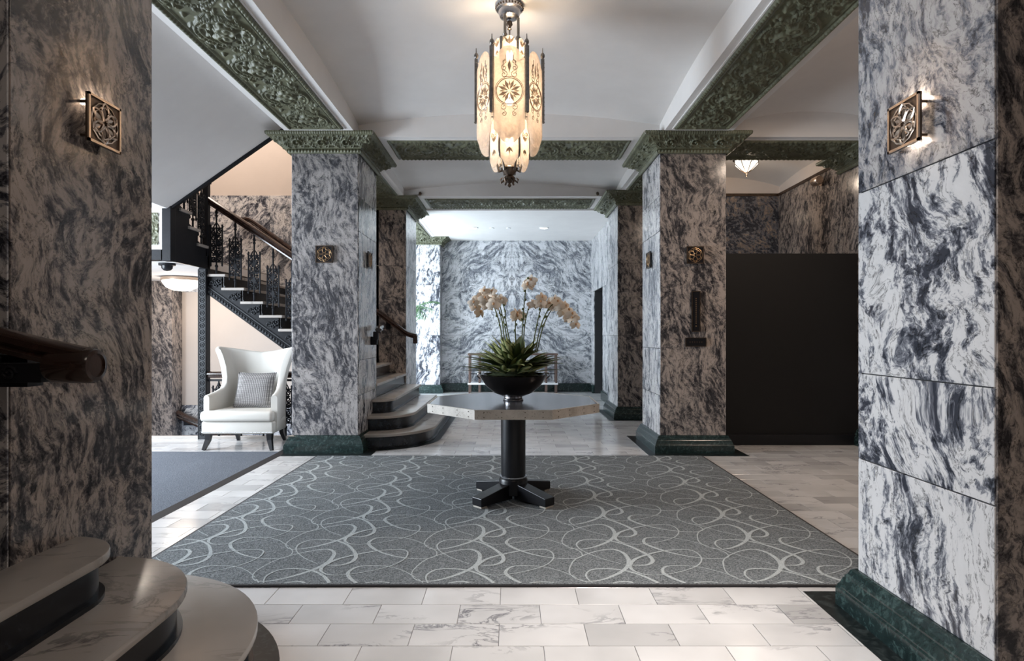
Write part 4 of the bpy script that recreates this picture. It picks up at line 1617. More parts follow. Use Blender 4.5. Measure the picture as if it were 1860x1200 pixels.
LM = [leaf_mat('leaf_dark', (0.030, 0.052, 0.018), (0.06, 0.085, 0.028)), leaf_mat('leaf_variegated', (0.055, 0.095, 0.030), (0.55, 0.56, 0.27)),
      leaf_mat('leaf_olive', (0.045, 0.062, 0.018), (0.13, 0.15, 0.045))]
rl = random.Random(21)
for k in range(150):
    a = rl.uniform(0, 2 * PI)
    el = rl.choice((0.12, 0.28, 0.5, 0.75, 1.0)) + rl.uniform(-0.08, 0.15)
    r0 = 0.16 * (1 - el * 0.75) + rl.uniform(-0.03, 0.03)
    base = (TX + r0 * math.cos(a), TY + r0 * math.sin(a), 0.995 + rl.uniform(0, 0.07))
    a2 = a + rl.uniform(-0.5, 0.5)
    d = (math.cos(a2) * math.cos(el), math.sin(a2) * math.cos(el), math.sin(el) + 0.1)
    leaf_mesh(base, d, rl.uniform(0.21, 0.32), rl.uniform(0.055, 0.09), rl.uniform(0.35, 0.95) * (0.35 if el < 0.42 else 1.0), LM[rl.choice((0, 1, 1, 1, 2))], OR)

FM = []
for nm, c in (('petal_peach', (0.80, 0.66, 0.52)), ('petal_cream', (0.86, 0.77, 0.66))):
    t_ = NT(nm)
    at = t_.n('ShaderNodeAttribute', attribute_name='across')
    t_.base(t_.ramp(at.outputs['Fac'], [(0.0, [x * 0.82 for x in c]), (1.0, c)]))
    t_.b.inputs['Subsurface Weight'].default_value = 0.0
    FM.append(t_.set(0.6, 0, 0.3))
M['lip'] = plain('orchid_lip', (0.55, 0.30, 0.14), 0.5)


def orchid_flower(c, normal, size, parent, mat):
    nrm = Vector(normal).normalized()
    u = nrm.cross(Vector((0, 0, 1)))
    if u.length < 0.1:
        u = Vector((1, 0, 0))
    u.normalize()
    v = u.cross(nrm)
    mm = MB()
    for ang, ln, wd in ((PI / 2, 1.0, 0.62), (PI / 2 + 2.2, 1.0, 0.55), (PI / 2 - 2.2, 1.0, 0.55), (0.12, 1.08, 1.0), (PI - 0.12, 1.08, 1.0)):
        d = u * math.cos(ang) - v * math.sin(ang) * -1
        sd = nrm.cross(d).normalized()
        rows = []
        for i in range(5):
            t = i / 4
            w_ = size * wd * math.sin(PI * min(1, 0.12 + 0.80 * t)) * 0.5 if i < 4 else size * wd * 0.16
            p = Vector(c) + d * size * ln * t + nrm * size * (0.12 - 0.35 * t * t)
            rows.append([p - sd * w_, p + nrm * 0.06 * size, p + sd * w_])
        mm.grid(rows)
    o = mm.build('flower', mat, parent, smooth=179)
    at = o.data.attributes.new('across', 'FLOAT', 'POINT')
    for i in range(len(at.data)):
        at.data[i].value = ((i // 3) % 5) / 4
    l_ = MB()
    l_.ball(Vector(c) + nrm * size * 0.2 - v * -size * 0.18, size * 0.17, 6, 4, (1, 1, 1.3))
    l_.build('flower_lip', M['lip'], o, smooth=179)
    return o


def pxz(px, py, y=TY):
    return ((px - 930) * y / F, y, CAM_H - (py - 608) * y / F)


STEMS = [  # photo pixels of each stem with a depth offset, then flower count
    ([(915, 640), (908, 590), (895, 552), (880, 543), (862, 556)], -0.06, 6),
    ([(918, 640), (912, 585), (900, 545), (888, 532), (872, 537)], 0.05, 6),
    ([(925, 640), (916, 590), (905, 548), (890, 548), (876, 562)], 0.0, 5),
    ([(930, 640), (920, 590), (916, 560), (908, 545), (898, 556)], -0.10, 4),
    ([(947, 640), (950, 580), (954, 535), (957, 515), (962, 512)], 0.02, 5),
    ([(950, 640), (953, 590), (962, 555), (975, 545), (985, 548)], -0.05, 5),
    ([(938, 640), (936, 600), (937, 575), (940, 566), (946, 566)], 0.08, 3),
    ([(972, 640), (982, 592), (1000, 556), (1020, 553), (1040, 582)], -0.04, 7),
    ([(975, 640), (988, 590), (1008, 556), (1026, 560), (1044, 590)], 0.06, 6),
    ([(966, 640), (975, 590), (985, 555), (1000, 546), (1014, 556)], 0.0, 5),
]
rf = random.Random(4)
for pts, dy, nf in STEMS:
    P = []
    for i, (a, b) in enumerate(pts):
        x, y, z = pxz(a, b)
        f = i / (len(pts) - 1)
        P.append((x, y + dy * (0.3 + 1.2 * f), z))
    Q = catmull(P, 8)
    MB().tube(Q, [0.0055 - 0.003 * i / len(Q) for i in range(len(Q))], 6).build('stem', M['stem'], OR, smooth=179)
    n = len(Q)
    nf += 2
    for k in range(nf):
        q = Q[min(n - 1, int(n * (0.60 + 0.40 * (k + 0.5) / nf)))]
        nv_ = (rf.uniform(-0.7, 0.7), -1 + rf.uniform(-0.2, 0.5), rf.uniform(-0.2, 0.3))
        orchid_flower((q.x + rf.uniform(-0.02, 0.02), q.y - 0.015 + rf.uniform(-0.02, 0.02), q.z + rf.uniform(-0.035, 0.02)), nv_, rf.uniform(0.042, 0.054), OR, FM[k % 2])
    for k in range(4):
        q = Q[int(n * (0.25 + 0.1 * k))]
        MB().ball((q.x + rf.uniform(-0.012, 0.012), q.y, q.z), 0.008, 6, 4, (1, 1, 1.4)).build('bud', M['stem'], OR, smooth=179)
MB().ball(pxz(959, 505), 0.010, 6, 5).ball(pxz(972, 506), 0.009, 6, 5).build('bud', M['stem'], OR, smooth=179)

# ------------------------------------------------------------------ wing armchair
CX, CY = -3.09, 6.63
CH = thing('wing_armchair', 'ivory upholstered wing armchair with dark splayed legs by the iron balustrade', 'armchair', (CX, CY, 0))
AC = (CX, CY)


def shell_pt(s, h, off):
    """s -1..1 round the back from arm to arm, h 0..1 up, off = outward thickness"""
    sg = -1 if s < 0 else 1
    q = abs(s)
    # plan: q=1 arm front, q=0 middle of the back
    keys = [(0.0, 0.0, 0.66), (0.22, 0.17, 0.655), (0.36, 0.275, 0.615), (0.46, 0.308, 0.53), (0.58, 0.322, 0.42), (0.78, 0.355, 0.25), (1.0, 0.385, 0.075)]
    x = np.interp(q, [k[0] for k in keys], [k[1] for k in keys])
    y = np.interp(q, [k[0] for k in keys], [k[2] for k in keys])
    # height of the top edge
    hk = [(0.0, 1.06), (0.2, 1.08), (0.36, 1.12), (0.44, 1.135), (0.50, 1.11), (0.545, 1.0), (0.565, 0.86), (0.60, 0.72), (0.67, 0.65), (0.8, 0.615), (1.0, 0.585)]
    top = np.interp(q, [k[0] for k in hk], [k[1] for k in hk])
    z = 0.20 + (top - 0.20) * h
    # rake and wing flare
    up = max(0.0, z - 0.45)
    y += 0.06 * up * (1 - min(1, q / 0.9)) + 0.02
    fl = math.exp(-((q - 0.44) / 0.17) ** 2)
    x += fl * 0.145 * max(0, (z - 0.62) / 0.5) ** 1.6
    y -= fl * 0.07 * max(0, (z - 0.62) / 0.5) ** 1.2
    # outward normal in plan (approx.)
    e = 0.02
    x2 = np.interp(min(1, q + e), [k[0] for k in keys], [k[1] for k in keys]) - np.interp(max(0, q - e), [k[0] for k in keys], [k[1] for k in keys])
    y2 = np.interp(min(1, q + e), [k[0] for k in keys], [k[2] for k in keys]) - np.interp(max(0, q - e), [k[0] for k in keys], [k[2] for k in keys])
    l_ = math.hypot(x2, y2) + 1e-9
    nx_, ny_ = -y2 / l_, x2 / l_
    x += nx_ * off
    y += ny_ * off
    return (CX + sg * x if q > 0 else CX, CY + y, z)


NS, NH = 72, 16
rows = []
for i in range(NS + 1):
    s = -1 + 2 * i / NS
    row = []
    for j in range(NH + 1):
        row.append(shell_pt(s, j / NH, -0.035))
    # rounded top
    pi, po = Vector(shell_pt(s, 1, -0.035)), Vector(shell_pt(s, 1, 0.035))
    for k in range(1, 6):
        a = PI * k / 6
        c = (pi + po) / 2
        row.append(tuple(c + (pi - po) / 2 * math.cos(a) + Vector((0, 0, 0.03 * math.sin(a)))))
    for j in range(NH, -1, -1):
        row.append(shell_pt(s, j / NH, 0.035))
    rows.append(row)
mm = MB().grid(rows)
nr = len(rows[0])
mm.f.append(tuple(range(nr)))
mm.f.append(tuple(NS * nr + i for i in range(nr))[::-1])
o = mm.build('back_and_arms', M['ivory'], CH, smooth=55)
sb_ = o.modifiers.new('soft', 'SMOOTH')
sb_.iterations = 2
sb_.factor = 0.4
MB().flat([(CX - 0.405, CY + 0.02), (CX + 0.405, CY + 0.02), (CX + 0.385, CY + 0.45), (CX + 0.30, CY + 0.66), (CX - 0.30, CY + 0.66), (CX - 0.385, CY + 0.45)], 0.185, 0.325).build('seat_base', M['ivory'], CH, smooth=40, bevel=0.022, segs=3)
o = MB().flat([(CX - 0.41, CY - 0.02), (CX + 0.41, CY - 0.02), (CX + 0.405, CY + 0.09), (CX + 0.325, CY + 0.11), (CX + 0.315, CY + 0.5), (CX + 0.25, CY + 0.60), (CX - 0.25, CY + 0.60), (CX - 0.315, CY + 0.5), (CX - 0.325, CY + 0.11), (CX - 0.405, CY + 0.09)],
               0.325, 0.445).build('seat_cushion', M['ivory'], CH, smooth=40, bevel=0.042, segs=4)
mm = MB()
for i in range(58):
    mm.ball((CX - 0.395 + 0.79 * i / 57, CY + 0.018, 0.205), 0.005, 5, 4)
mm.build('nail_trim', M['silver'], CH)['kind'] = 'stuff'
for sx in (-1, 1):
    MB().sweep([(CX + sx * 0.345, CY + 0.08, 0.19), (CX + sx * 0.35, CY + 0.07, 0.11), (CX + sx * 0.385, CY + 0.035, 0.0)],
               [(-0.026, -0.026), (0.026, -0.026), (0.026, 0.026), (-0.026, 0.026)], up=(0, 1, 0), scale=[1.2, 1.0, 0.62]).build('leg', M['black_lac'], CH)
    MB().sweep([(CX + sx * 0.27, CY + 0.60, 0.19), (CX + sx * 0.275, CY + 0.62, 0.11), (CX + sx * 0.285, CY + 0.68, 0.0)],
               [(-0.024, -0.024), (0.024, -0.024), (0.024, 0.024), (-0.024, 0.024)], up=(0, 1, 0), scale=[1.2, 1.0, 0.62]).build('leg', M['black_lac'], CH)

# cushion leaning on the chair back
CU = thing('throw_cushion', 'square grey woven cushion leaning in the white armchair', 'cushion', (CX + 0.03, CY + 0.40, 0.45))
n = 16
rows_f, rows_b = [], []
A_f = []
for i in range(n + 1):
    u = -1 + 2 * i / n
    r_f, r_b = [], []
    for j in range(n + 1):
        v = -1 + 2 * j / n
        k = (1 - u ** 4) * (1 - v ** 4)
        th = 0.075 * k ** 0.6 + 0.004
        pin = 1 - 0.05 * (1 - abs(u)) ** 0.5 * abs(v) ** 3
        x = u * 0.225 * (1 - 0.06 * (1 - v * v))
        z = v * 0.20 * (1 - 0.06 * (1 - u * u))
        xr = x + 0.0 + z * 0.02
        ty = z * 0.34
        r_f.append((CX + 0.03 + xr, CY + 0.42 + ty - th, 0.452 + 0.195 + z))
        r_b.append((CX + 0.03 + xr, CY + 0.42 + ty + th * 0.7, 0.452 + 0.195 + z))
    rows_f.append(r_f)
    rows_b.append(r_b)
mm = MB().grid(rows_f)
k0 = len(mm.f)
mm.grid([r[::-1] for r in rows_b])
mm.build('cushion_cover', M['weave'], CU, smooth=179, weld=True)
ring = [rows_f[i][0] for i in range(n)] + [rows_f[n][j] for j in range(n)] + [rows_f[i][n] for i in range(n, 0, -1)] + [rows_f[0][j] for j in range(n, 0, -1)]
MB().tube(ring, 0.006, 6, closed=True).build('piping', M['weave'], CU, smooth=179)

# ------------------------------------------------------------------ chandelier
HX, HY = -0.02, 4.67
CD = thing('chandelier', 'tall art deco chandelier of etched frosted glass panels hanging over the table', 'chandelier', (HX, HY, 2.46))
MB().lathe([(0.0, 3.785), (0.05, 3.79), (0.075, 3.805), (0.085, 3.83), (0.088, 3.85), (0.104, 3.858), (0.108, 3.875), (0.104, 3.892), (0.095, 3.897), (0.0, 3.897)], (HX, HY, 0), 32).build('canopy', M['silver'], CD, smooth=35)
mm = MB()
for k in range(28):
    a = 2 * PI * k / 28
    mm.ball((HX + 0.106 * math.cos(a), HY + 0.106 * math.sin(a), 3.873), 0.009, 5, 4)
mm.build('canopy_beads', M['bronze'], CD, smooth=179)['kind'] = 'stuff'
MB().lathe([(0, 3.70), (0.018, 3.71), (0.010, 3.725), (0.026, 3.745), (0.02, 3.77), (0, 3.775)], (HX, HY, 0), 16).build('finial', M['bronze'], CD, smooth=60)
M['pewter_dark'] = plain('darkened_pewter', (0.20, 0.185, 0.17), 0.3, 0.9, vary=0.3, vscale=30)


def hexv(s, k, a0=0.0):
    a = a0 + k * PI / 3
    return Vector((HX + s * math.cos(a), HY + s * math.sin(a), 0))


def glass_panel(s, k, z0, z1, name, wfrac=0.93, topr=0.5, botr=0.5, nseg=9):
    """flat panel of a hexagonal tier with rounded, stepped ends"""
    p, q = hexv(s, k), hexv(s, k + 1)
    c = (p + q) / 2
    u = (q - p).normalized()
    nrm = Vector((c.x - HX, c.y - HY, 0)).normalized()
    w_ = (q - p).length * wfrac / 2
    out = []
    for i in range(nseg + 1):
        a = PI * i / nseg
        out.append((w_ * math.cos(a) * (0.80 if 0 < i < nseg else 1.0), z1 - w_ * topr + w_ * topr * math.sin(a) * (1.0)))
    for i in range(nseg + 1):
        a = PI + PI * i / nseg
        out.append((w_ * math.cos(a) * (0.80 if 0 < i < nseg else 1.0), z0 + w_ * botr + w_ * botr * math.sin(a)))
    pts = [c + u * x + Vector((0, 0, z)) - nrm * 0.003 for x, z in out]
    o = MB().prism(pts, nrm * 0.006).build(name, M['frost'], CD)
    return o, c, u, nrm, w_


def etch(o, c, u, nrm, items):
    mm = MB()
    for kind, *a in items:
        if kind == 'ring':
            cz, r, th = a
            mm.tube([c + u * r * math.cos(t) + Vector((0, 0, cz + r * math.sin(t))) + nrm * 0.0035 for t in np.linspace(0, 2 * PI, 28, endpoint=False)], th, 4, closed=True)
        elif kind == 'petal':
            cz, r0, r1, ang, wd = a
            d = u * math.cos(ang) + Vector((0, 0, math.sin(ang)))
            s_ = -u * math.sin(ang) + Vector((0, 0, math.cos(ang)))
            b = c + Vector((0, 0, cz)) + nrm * 0.0031
            mm.prism([b + d * r0, b + d * (r0 + r1) / 2 + s_ * wd, b + d * r1, b + d * (r0 + r1) / 2 - s_ * wd], nrm * 0.002)
        elif kind == 'curl':
            x, cz, r, a0, tr = a
            mm.tube([c + u * p[0] + Vector((0, 0, p[2])) + nrm * 0.0035 for p in spiral((x, 0, cz), r, r * 0.25, a0, tr, 14)], 0.0028, 4)
        elif kind == 'line':
            mm.tube([c + u * x + Vector((0, 0, z)) + nrm * 0.0035 for x, z in a[0]], 0.0026, 4)
    return mm.build('etched_pattern', M['etch'], o)


S1, S2, S3 = 0.262, 0.155, 0.125
for k in range(6):
    o, c, u, nrm, w_ = glass_panel(S1, k, 2.74, 3.475, 'glass_panel', 0.90, 0.9, 0.9)
    it = [('ring', 3.13, 0.098, 0.004), ('ring', 3.13, 0.108, 0.0025)]
    for j in range(8):
        it.append(('petal', 3.13, 0.012, 0.09, j * PI / 4 + PI / 8, 0.013))
    for j in range(8):
        it.append(('petal', 3.13, 0.035, 0.075, j * PI / 4, 0.006))
    for sx in (-1, 1):
        for cz, r, tr in ((3.255, 0.028, 1.2), (3.305, 0.024, -1.2), (3.35, 0.018, 1.2), (3.01, 0.026, -1.2), (2.96, 0.02, 1.2)):
            it.append(('curl', sx * 0.04, cz, r, PI / 2, tr * sx))
        it.append(('line', [(sx * 0.05, 3.27), (sx * 0.045, 3.36), (sx * 0.03, 3.36), (sx * 0.03, 3.40)]))
    it.append(('petal', 3.30, -0.03, 0.07, PI / 2, 0.013))
    etch(o, c, u, nrm, it)
for k in range(6):
    o, c, u, nrm, w_ = glass_panel(S2, k, 2.60, 2.98, 'glass_panel', 0.90, 0.9, 0.9)
    it = [('petal', 2.80, 0.0, 0.06, PI / 2 + d, 0.010) for d in (-0.7, 0, 0.7)] + [('petal', 2.74, 0.0, 0.05, -PI / 2 + d, 0.009) for d in (-0.6, 0, 0.6)]
    it += [('curl', sx * 0.028, 2.86, 0.02, 0, 1.2 * sx) for sx in (-1, 1)]
    etch(o, c, u, nrm, it)
for k in range(6):
    o, c, u, nrm, w_ = glass_panel(S3, k, 3.34, 3.61, 'glass_panel', 0.90, 0.9, 0.6)
    etch(o, c, u, nrm, [('petal', 3.54, 0.0, 0.07, PI / 2 + d, 0.010) for d in (-0.6, 0, 0.6)] + [('petal', 3.52, 0.0, 0.05, -PI / 2 + d, 0.008) for d in (-0.6, 0, 0.6)])
for k in range(6):
    v = hexv(S1, k)
    dirv = Vector((v.x - HX, v.y - HY, 0)).normalized()
    mm = MB()
    mm.sweep([v + Vector((0, 0, 2.97)), v + Vector((0, 0, 3.47))], [(-0.013, -0.013), (0.013, -0.013), (0.013, 0.013), (-0.013, 0.013)], up=dirv)
    mm.ball((v.x, v.y, 3.50), 0.018, 8, 5, (1, 1, 1.4))
    mm.tube([v + Vector((0, 0, 3.47)), v + Vector((0, 0, 3.56))], [0.008, 0.003], 6)
    for zz in range(14):
        mm.ball((v.x, v.y, 3.0 + zz * 0.034), 0.0165, 5, 4)
    mm.build('frame_bar', M['pewter_dark'], CD, smooth=50)
    # curved arm to the lower tier
    v2 = hexv(S2, k)
    P = catmull([v + Vector((0, 0, 2.97)) + dirv * 0.012, v * 0.75 + v2 * 0.25 + Vector((0, 0, 3.0)), v2 + Vector((0, 0, 2.93)), v2 + Vector((0, 0, 2.70)), v2 - dirv * 0.05 + Vector((0, 0, 2.66)), v2 - dirv * 0.075 + Vector((0, 0, 2.58))], 5)
    MB().tube(P, 0.009, 6).build('frame_arm', M['pewter_dark'], CD, smooth=60)
    v3 = hexv(S3, k)
    MB().sweep([v3 + Vector((0, 0, 3.40)), v3 + Vector((0, 0, 3.60))], [(-0.008, -0.008), (0.008, -0.008), (0.008, 0.008), (-0.008, 0.008)], up=dirv).build('frame_bar', M['pewter_dark'], CD)
for zz, s in ((3.40, S1), (3.02, S1), (2.94, S2), (3.44, S3)):
    mm = MB()
    for k in range(6):
        mm.tube([Vector((HX, HY, zz)), hexv(s, k) + Vector((0, 0, zz))], 0.005, 5)
    mm.build('frame_spider', M['pewter_dark'], CD)
for k in range(3):
    a = PI / 2 + 2 * PI * k / 3 + PI / 6
    x, y = HX + 0.07 * math.cos(a), HY + 0.07 * math.sin(a)
    MB().tube([(x, y, 3.42), (x, y, 3.80)], 0.011, 8).lathe([(0.011, 0), (0.024, 0.012), (0.014, 0.03), (0.020, 0.042), (0.011, 0.055)], (x, y, 3.60), 10).build('hanging_rod', M['pewter_dark'], CD, smooth=50)
MB().lathe([(0.0, 2.46), (0.016, 2.475), (0.008, 2.495), (0.035, 2.515), (0.05, 2.535), (0.03, 2.555), (0.05, 2.58), (0.07, 2.61), (0.05, 2.63), (0, 2.64)], (HX, HY, 0), 18).build('bottom_finial', M['bronze'], CD, smooth=50)
mm = MB()
for k in range(6):
    a = k * PI / 3
    mm.tube([(HX + r * math.cos(a), HY + r * math.sin(a), z) for r, z in ((0.04, 2.52), (0.065, 2.50), (0.07, 2.525), (0.055, 2.54))], [0.008, 0.009, 0.007, 0.003], 5)
    mm.tube([(HX + r * math.cos(a), HY + r * math.sin(a), z) for r, z in ((0.05, 2.60), (0.085, 2.585), (0.09, 2.62), (0.07, 2.63))], [0.008, 0.009, 0.007, 0.003], 5)
mm.build('leaf_spray', M['bronze'], CD, smooth=60)
for z, pw in ((3.50, 11), (3.15, 7), (2.83, 3)):
    MB().ball((HX, HY, z), 0.034, 12, 8, (1, 1, 1.25)).build('bulb', M['bulb'], CD, smooth=179)
    point_light('chandelier_lamp', (HX, HY, z + 0.0), pw * 1.0, (1.0, 0.76, 0.52), 0.05)
MB().tube([(HX, HY, 2.62), (HX, HY, 3.78)], 0.008, 6).build('spine', M['pewter_dark'], CD)

# ------------------------------------------------------------------ square medallion sconces
def sconce(label, cx, cy, cz, nrm, lit, size=0.19):
    n_ = Vector(nrm)
    u = Vector((-n_.y, n_.x, 0))
    t = thing('wall_sconce', label, 'wall lamp', (cx, cy, cz), 'square rosette plates on the pillars')
    so = 0.038 if lit else 0.018
    pm_, lm_ = (M['bronze'], M['bronze_light']) if lit else (M['black_lac'], M['gilt'])
    c = Vector((cx, cy, cz)) + n_ * so
    h = size / 2

    def pt(a, b, d=0.0):
        return c + u * a + Vector((0, 0, b)) + n_ * d
    MB().prism([pt(-h, -h), pt(h, -h), pt(h, h), pt(-h, h)], n_ * 0.008).build('plate', pm_, t)
    mm = MB()
    f = 0.010
    for a0, a1, b0, b1 in ((-h, h, h - f, h), (-h, h, -h, -h + f), (-h, -h + f, -h, h), (h - f, h, -h, h)):
        mm.prism([pt(a0, b0, 0.007), pt(a1, b0, 0.007), pt(a1, b1, 0.007), pt(a0, b1, 0.007)], n_ * 0.008)
    mm.build('rim', lm_ if lit else M['bronze'], t)
    mm = MB()
    R = size * 0.43
    for k in range(6):
        a = k * PI / 3 + PI / 6
        d = (math.cos(a), math.sin(a))
        s_ = (-math.sin(a), math.cos(a))
        pts = []
        for w_ in (1, -1):
            seg = []
            for i in range(7):
                tt = i / 6
                rr = 0.012 + (R - 0.012) * tt
                ww = w_ * R * 0.25 * math.sin(PI * tt) ** 0.8
                seg.append(pt(d[0] * rr + s_[0] * ww, d[1] * rr + s_[1] * ww, 0.011))
            pts.append(seg)
        for seg in pts:
            mm.tube(seg, 0.0052 if lit else 0.0020, 5)
        # ridged leaf blade
        tip, root = pt(d[0] * R * 0.86, d[1] * R * 0.86, 0.009), pt(d[0] * R * 0.2, d[1] * R * 0.2, 0.009)
        ml, mr = pt(d[0] * R * .52 + s_[0] * R * .13, d[1] * R * .52 + s_[1] * R * .13, 0.009), pt(d[0] * R * .52 - s_[0] * R * .13, d[1] * R * .52 - s_[1] * R * .13, 0.009)
        ri = pt(d[0] * R * .5, d[1] * R * .5, 0.017)
        if lit: mm.add([tip, ml, root, mr, ri], [(0, 1, 4), (1, 2, 4), (2, 3, 4), (3, 0, 4)])
        # scalloped outline between tips
        a2 = a + PI / 3
        p0 = pt(d[0] * R, d[1] * R, 0.011)
        p2 = pt(math.cos(a2) * R, math.sin(a2) * R, 0.011)
        for rr in (0.93, 0.72):
            am = a + PI / 6
            pts3 = [p0 if rr > 0.9 else pt(d[0] * R * .8, d[1] * R * .8, 0.011)]
            for tt in (0.25, 0.5, 0.75):
                aa = a + PI / 3 * tt
                pts3.append(pt(math.cos(aa) * R * (rr - 0.12 * math.sin(PI * tt) * 0 + (0.03 if tt == .5 else 0)), math.sin(aa) * R * (rr + (0.03 if tt == .5 else 0)), 0.011))
            pts3.append(p2 if rr > 0.9 else pt(math.cos(a2) * R * .8, math.sin(a2) * R * .8, 0.011))
            mm.tube(pts3, 0.0036 if lit else 0.0018, 5)
    mm.build('rosette', lm_, t, smooth=40)
    for a in (-h * 0.7, h * 0.7):
        for b in (-h * 0.7, h * 0.7):
            q0 = Vector((cx, cy, cz)) + u * a + Vector((0, 0, b))
            MB().tube([q0, q0 + n_ * so], 0.006, 6).build('standoff', M['bronze'], t)
    if lit:
        for a, b in ((-0.02, 0.082), (0.05, 0.082), (-0.015, -0.08), (0.04, -0.08)):
            if b < 0 and nrm[0] > 0:
                continue
            q0 = Vector((cx, cy, cz)) + u * a + Vector((0, 0, b)) + n_ * 0.022
            MB().ball(q0 - n_ * 0.004, 0.007, 8, 5).build('bulb', M['sconce_bulb'], t, smooth=179)
            point_light('sconce_lamp', q0, 0.55 if b > 0 else 0.16, (1.0, 0.80, 0.62), 0.012)
    return t


sconce('bronze rosette sconce glowing on the pillar beside the near steps', XL, 2.40, 2.155, (1, 0, 0), True)
sconce('bronze rosette sconce glowing on the blue-grey pillar at the rug corner', XR, 2.40, 2.155, (-1, 0, 0), True)
sconce('black and gilt rosette plate on the pillar beside the white armchair', -2.07, Y2a, 2.19, (0, -1, 0), False)
sconce('black and gilt rosette plate above the lift indicator', 2.02, Y2a, 2.18, (0, -1, 0), False)
sconce('rosette plate on the inner flank of the armchair pillar', XL, 6.98, 2.18, (1, 0, 0), False)
sconce('rosette plate on the inner flank of the lift pillar', XR, 6.98, 2.18, (-1, 0, 0), False)

# ------------------------------------------------------------------ lift indicator and call plate
Yf = Y2a
def fp(px, py, y=Y2a):
    return ((px - 930) * y / F, CAM_H - (py - 608) * y / F)
x0, z1 = fp(1257, 530)
x1, z0 = fp(1270, 601)
LI = thing('lift_indicator', 'tall narrow black floor indicator with gilt numbers on the lift pillar', 'lift panel', ((x0 + x1) / 2, Yf, z0))
MB().box(x0, x1, Yf - 0.018, Yf - 0.001, z0, z1).build('indicator_plate', M['black_lac'], LI, bevel=0.004)
mm = MB()
for a, b, c, d in ((x0 - 0.008, x0, z0 - 0.008, z1 + 0.008), (x1, x1 + 0.008, z0 - 0.008, z1 + 0.008), (x0, x1, z0 - 0.008, z0), (x0, x1, z1, z1 + 0.008)):
    mm.box(a, b, Yf - 0.022, Yf - 0.001, c, d)
mm.build('indicator_frame', M['bronze'], LI)
mm = MB()
xm = (x0 + x1) / 2
for q in range(13):
    z = z1 - 0.075 - q * 0.0225
    MB().box(xm - 0.0035, xm + 0.0035, Yf - 0.0195, Yf - 0.017, z - 0.006, z + 0.006).build('floor_mark', M['gilt'], LI)
mm.lathe([(0.0, -0.0015), (0.0065, -0.0015), (0.0065, 0.002), (0.0, 0.002)], (xm, Yf - 0.019, z0 + 0.055), 12, 'y')
mm.build('floor_mark', M['gilt'], LI)
x0, z1 = fp(1245.5, 614)
x1, z0 = fp(1281, 628)
LC = thing('lift_call_plate', 'small horizontal black call plate below the lift indicator', 'lift panel', ((x0 + x1) / 2, Yf, z0))
MB().box(x0, x1, Yf - 0.018, Yf - 0.001, z0, z1).build('call_plate', M['black_lac'], LC, bevel=0.004)
mm = MB()
for a, b, c, d in ((x0 - 0.007, x0, z0 - 0.007, z1 + 0.007), (x1, x1 + 0.007, z0 - 0.007, z1 + 0.007), (x0, x1, z0 - 0.007, z0), (x0, x1, z1, z1 + 0.007)):
    mm.box(a, b, Yf - 0.021, Yf - 0.001, c, d)
mm.build('call_frame', M['bronze'], LC)
mm = MB()
for q in range(6):
    x = x0 + (x1 - x0) * (0.2 + 0.12 * q)
    MB().box(x - 0.005, x + 0.005, Yf - 0.0195, Yf - 0.017, (z0 + z1) / 2 - 0.009, (z0 + z1) / 2 + 0.009).build('call_mark', M['bronze'], LC)

# ------------------------------------------------------------------ black screen across the lift lobby
SC = thing('partition_screen', 'tall plain black board screen closing off the lift lobby', 'screen', (3.3, 7.03, 0))
for a, b in ((2.395, 2.9475), (2.9480, 3.5515), (3.5520, 4.085)):
    MB().box(a, b, 7.0, 7.05, 0.0, 2.262).build('board', M['screen'], SC)
MB().box(2.395, 4.085, 6.975, 7.0, 0.0, 0.125).build('screen_base', M['black_lac'], SC, bevel=0.004)

# ------------------------------------------------------------------ lamps and small fittings
DL = thing('flush_ceiling_lamp', 'lit opal glass bowl lamp under the stair landing', 'ceiling lamp', (-4.80, 8.6, 2.13))
MB().lathe([(0.265, 2.13), (0.268, 2.10), (0.268, 2.085), (0.258, 2.082)], (-4.80, 8.6, 0), 36).build('lamp_ring', M['bronze_light'], DL, smooth=40)
MB().lathe([(0.255, 2.085), (0.245, 2.05), (0.20, 1.99), (0.12, 1.95), (0.0, 1.935)], (-4.80, 8.6, 0), 36).build('glass_bowl', M['dome_glass'], DL, smooth=60)
point_light('landing_lamp', (-4.80, 8.6, 1.86), 16, (1.0, 0.84, 0.68), 0.15)

SD = thing('security_camera', 'black dome camera under the dark landing edge', 'camera', (-4.05, 6.95, 2.14))
MB().lathe([(0.09, 2.14), (0.09, 2.115), (0.065, 2.11)], (-4.05, 6.95, 0), 24).build('mount', M['iron'], SD, smooth=40)
MB().lathe([(0.062, 2.112), (0.058, 2.08), (0.035, 2.055), (0, 2.048)], (-4.05, 6.95, 0), 24).build('dome', M['black_lac'], SD, smooth=60)

LT = thing('ceiling_lantern', 'small lit faceted glass lantern behind the dark green crossbeam', 'ceiling lamp', (3.27, 8.25, 3.60))
lx, ly = 3.27, 8.25
mm = MB().lathe([(0.0, 3.56), (0.075, 3.60), (0.16, 3.68), (0.165, 3.74), (0.0, 3.745)], (lx, ly, 0), 8)
mm.build('lantern_glass', M['lantern_glass'], LT)
mm = MB()
for k in range(8):
    a = k * PI / 4
    mm.tube([(lx + r * math.cos(a), ly + r * math.sin(a), z) for r, z in ((0.01, 3.555), (0.077, 3.598), (0.163, 3.68), (0.168, 3.74))], 0.006, 5)
mm.lathe([(0.16, 3.735), (0.185, 3.74), (0.185, 3.765), (0.05, 3.78), (0.02, 3.95), (0.0, 3.95)], (lx, ly, 0), 16)
mm.lathe([(0.0, 3.50), (0.012, 3.515), (0.006, 3.53), (0.02, 3.545), (0.0, 3.57)], (lx, ly, 0), 10)
mm.build('lantern_frame', M['bronze'], LT, smooth=40)
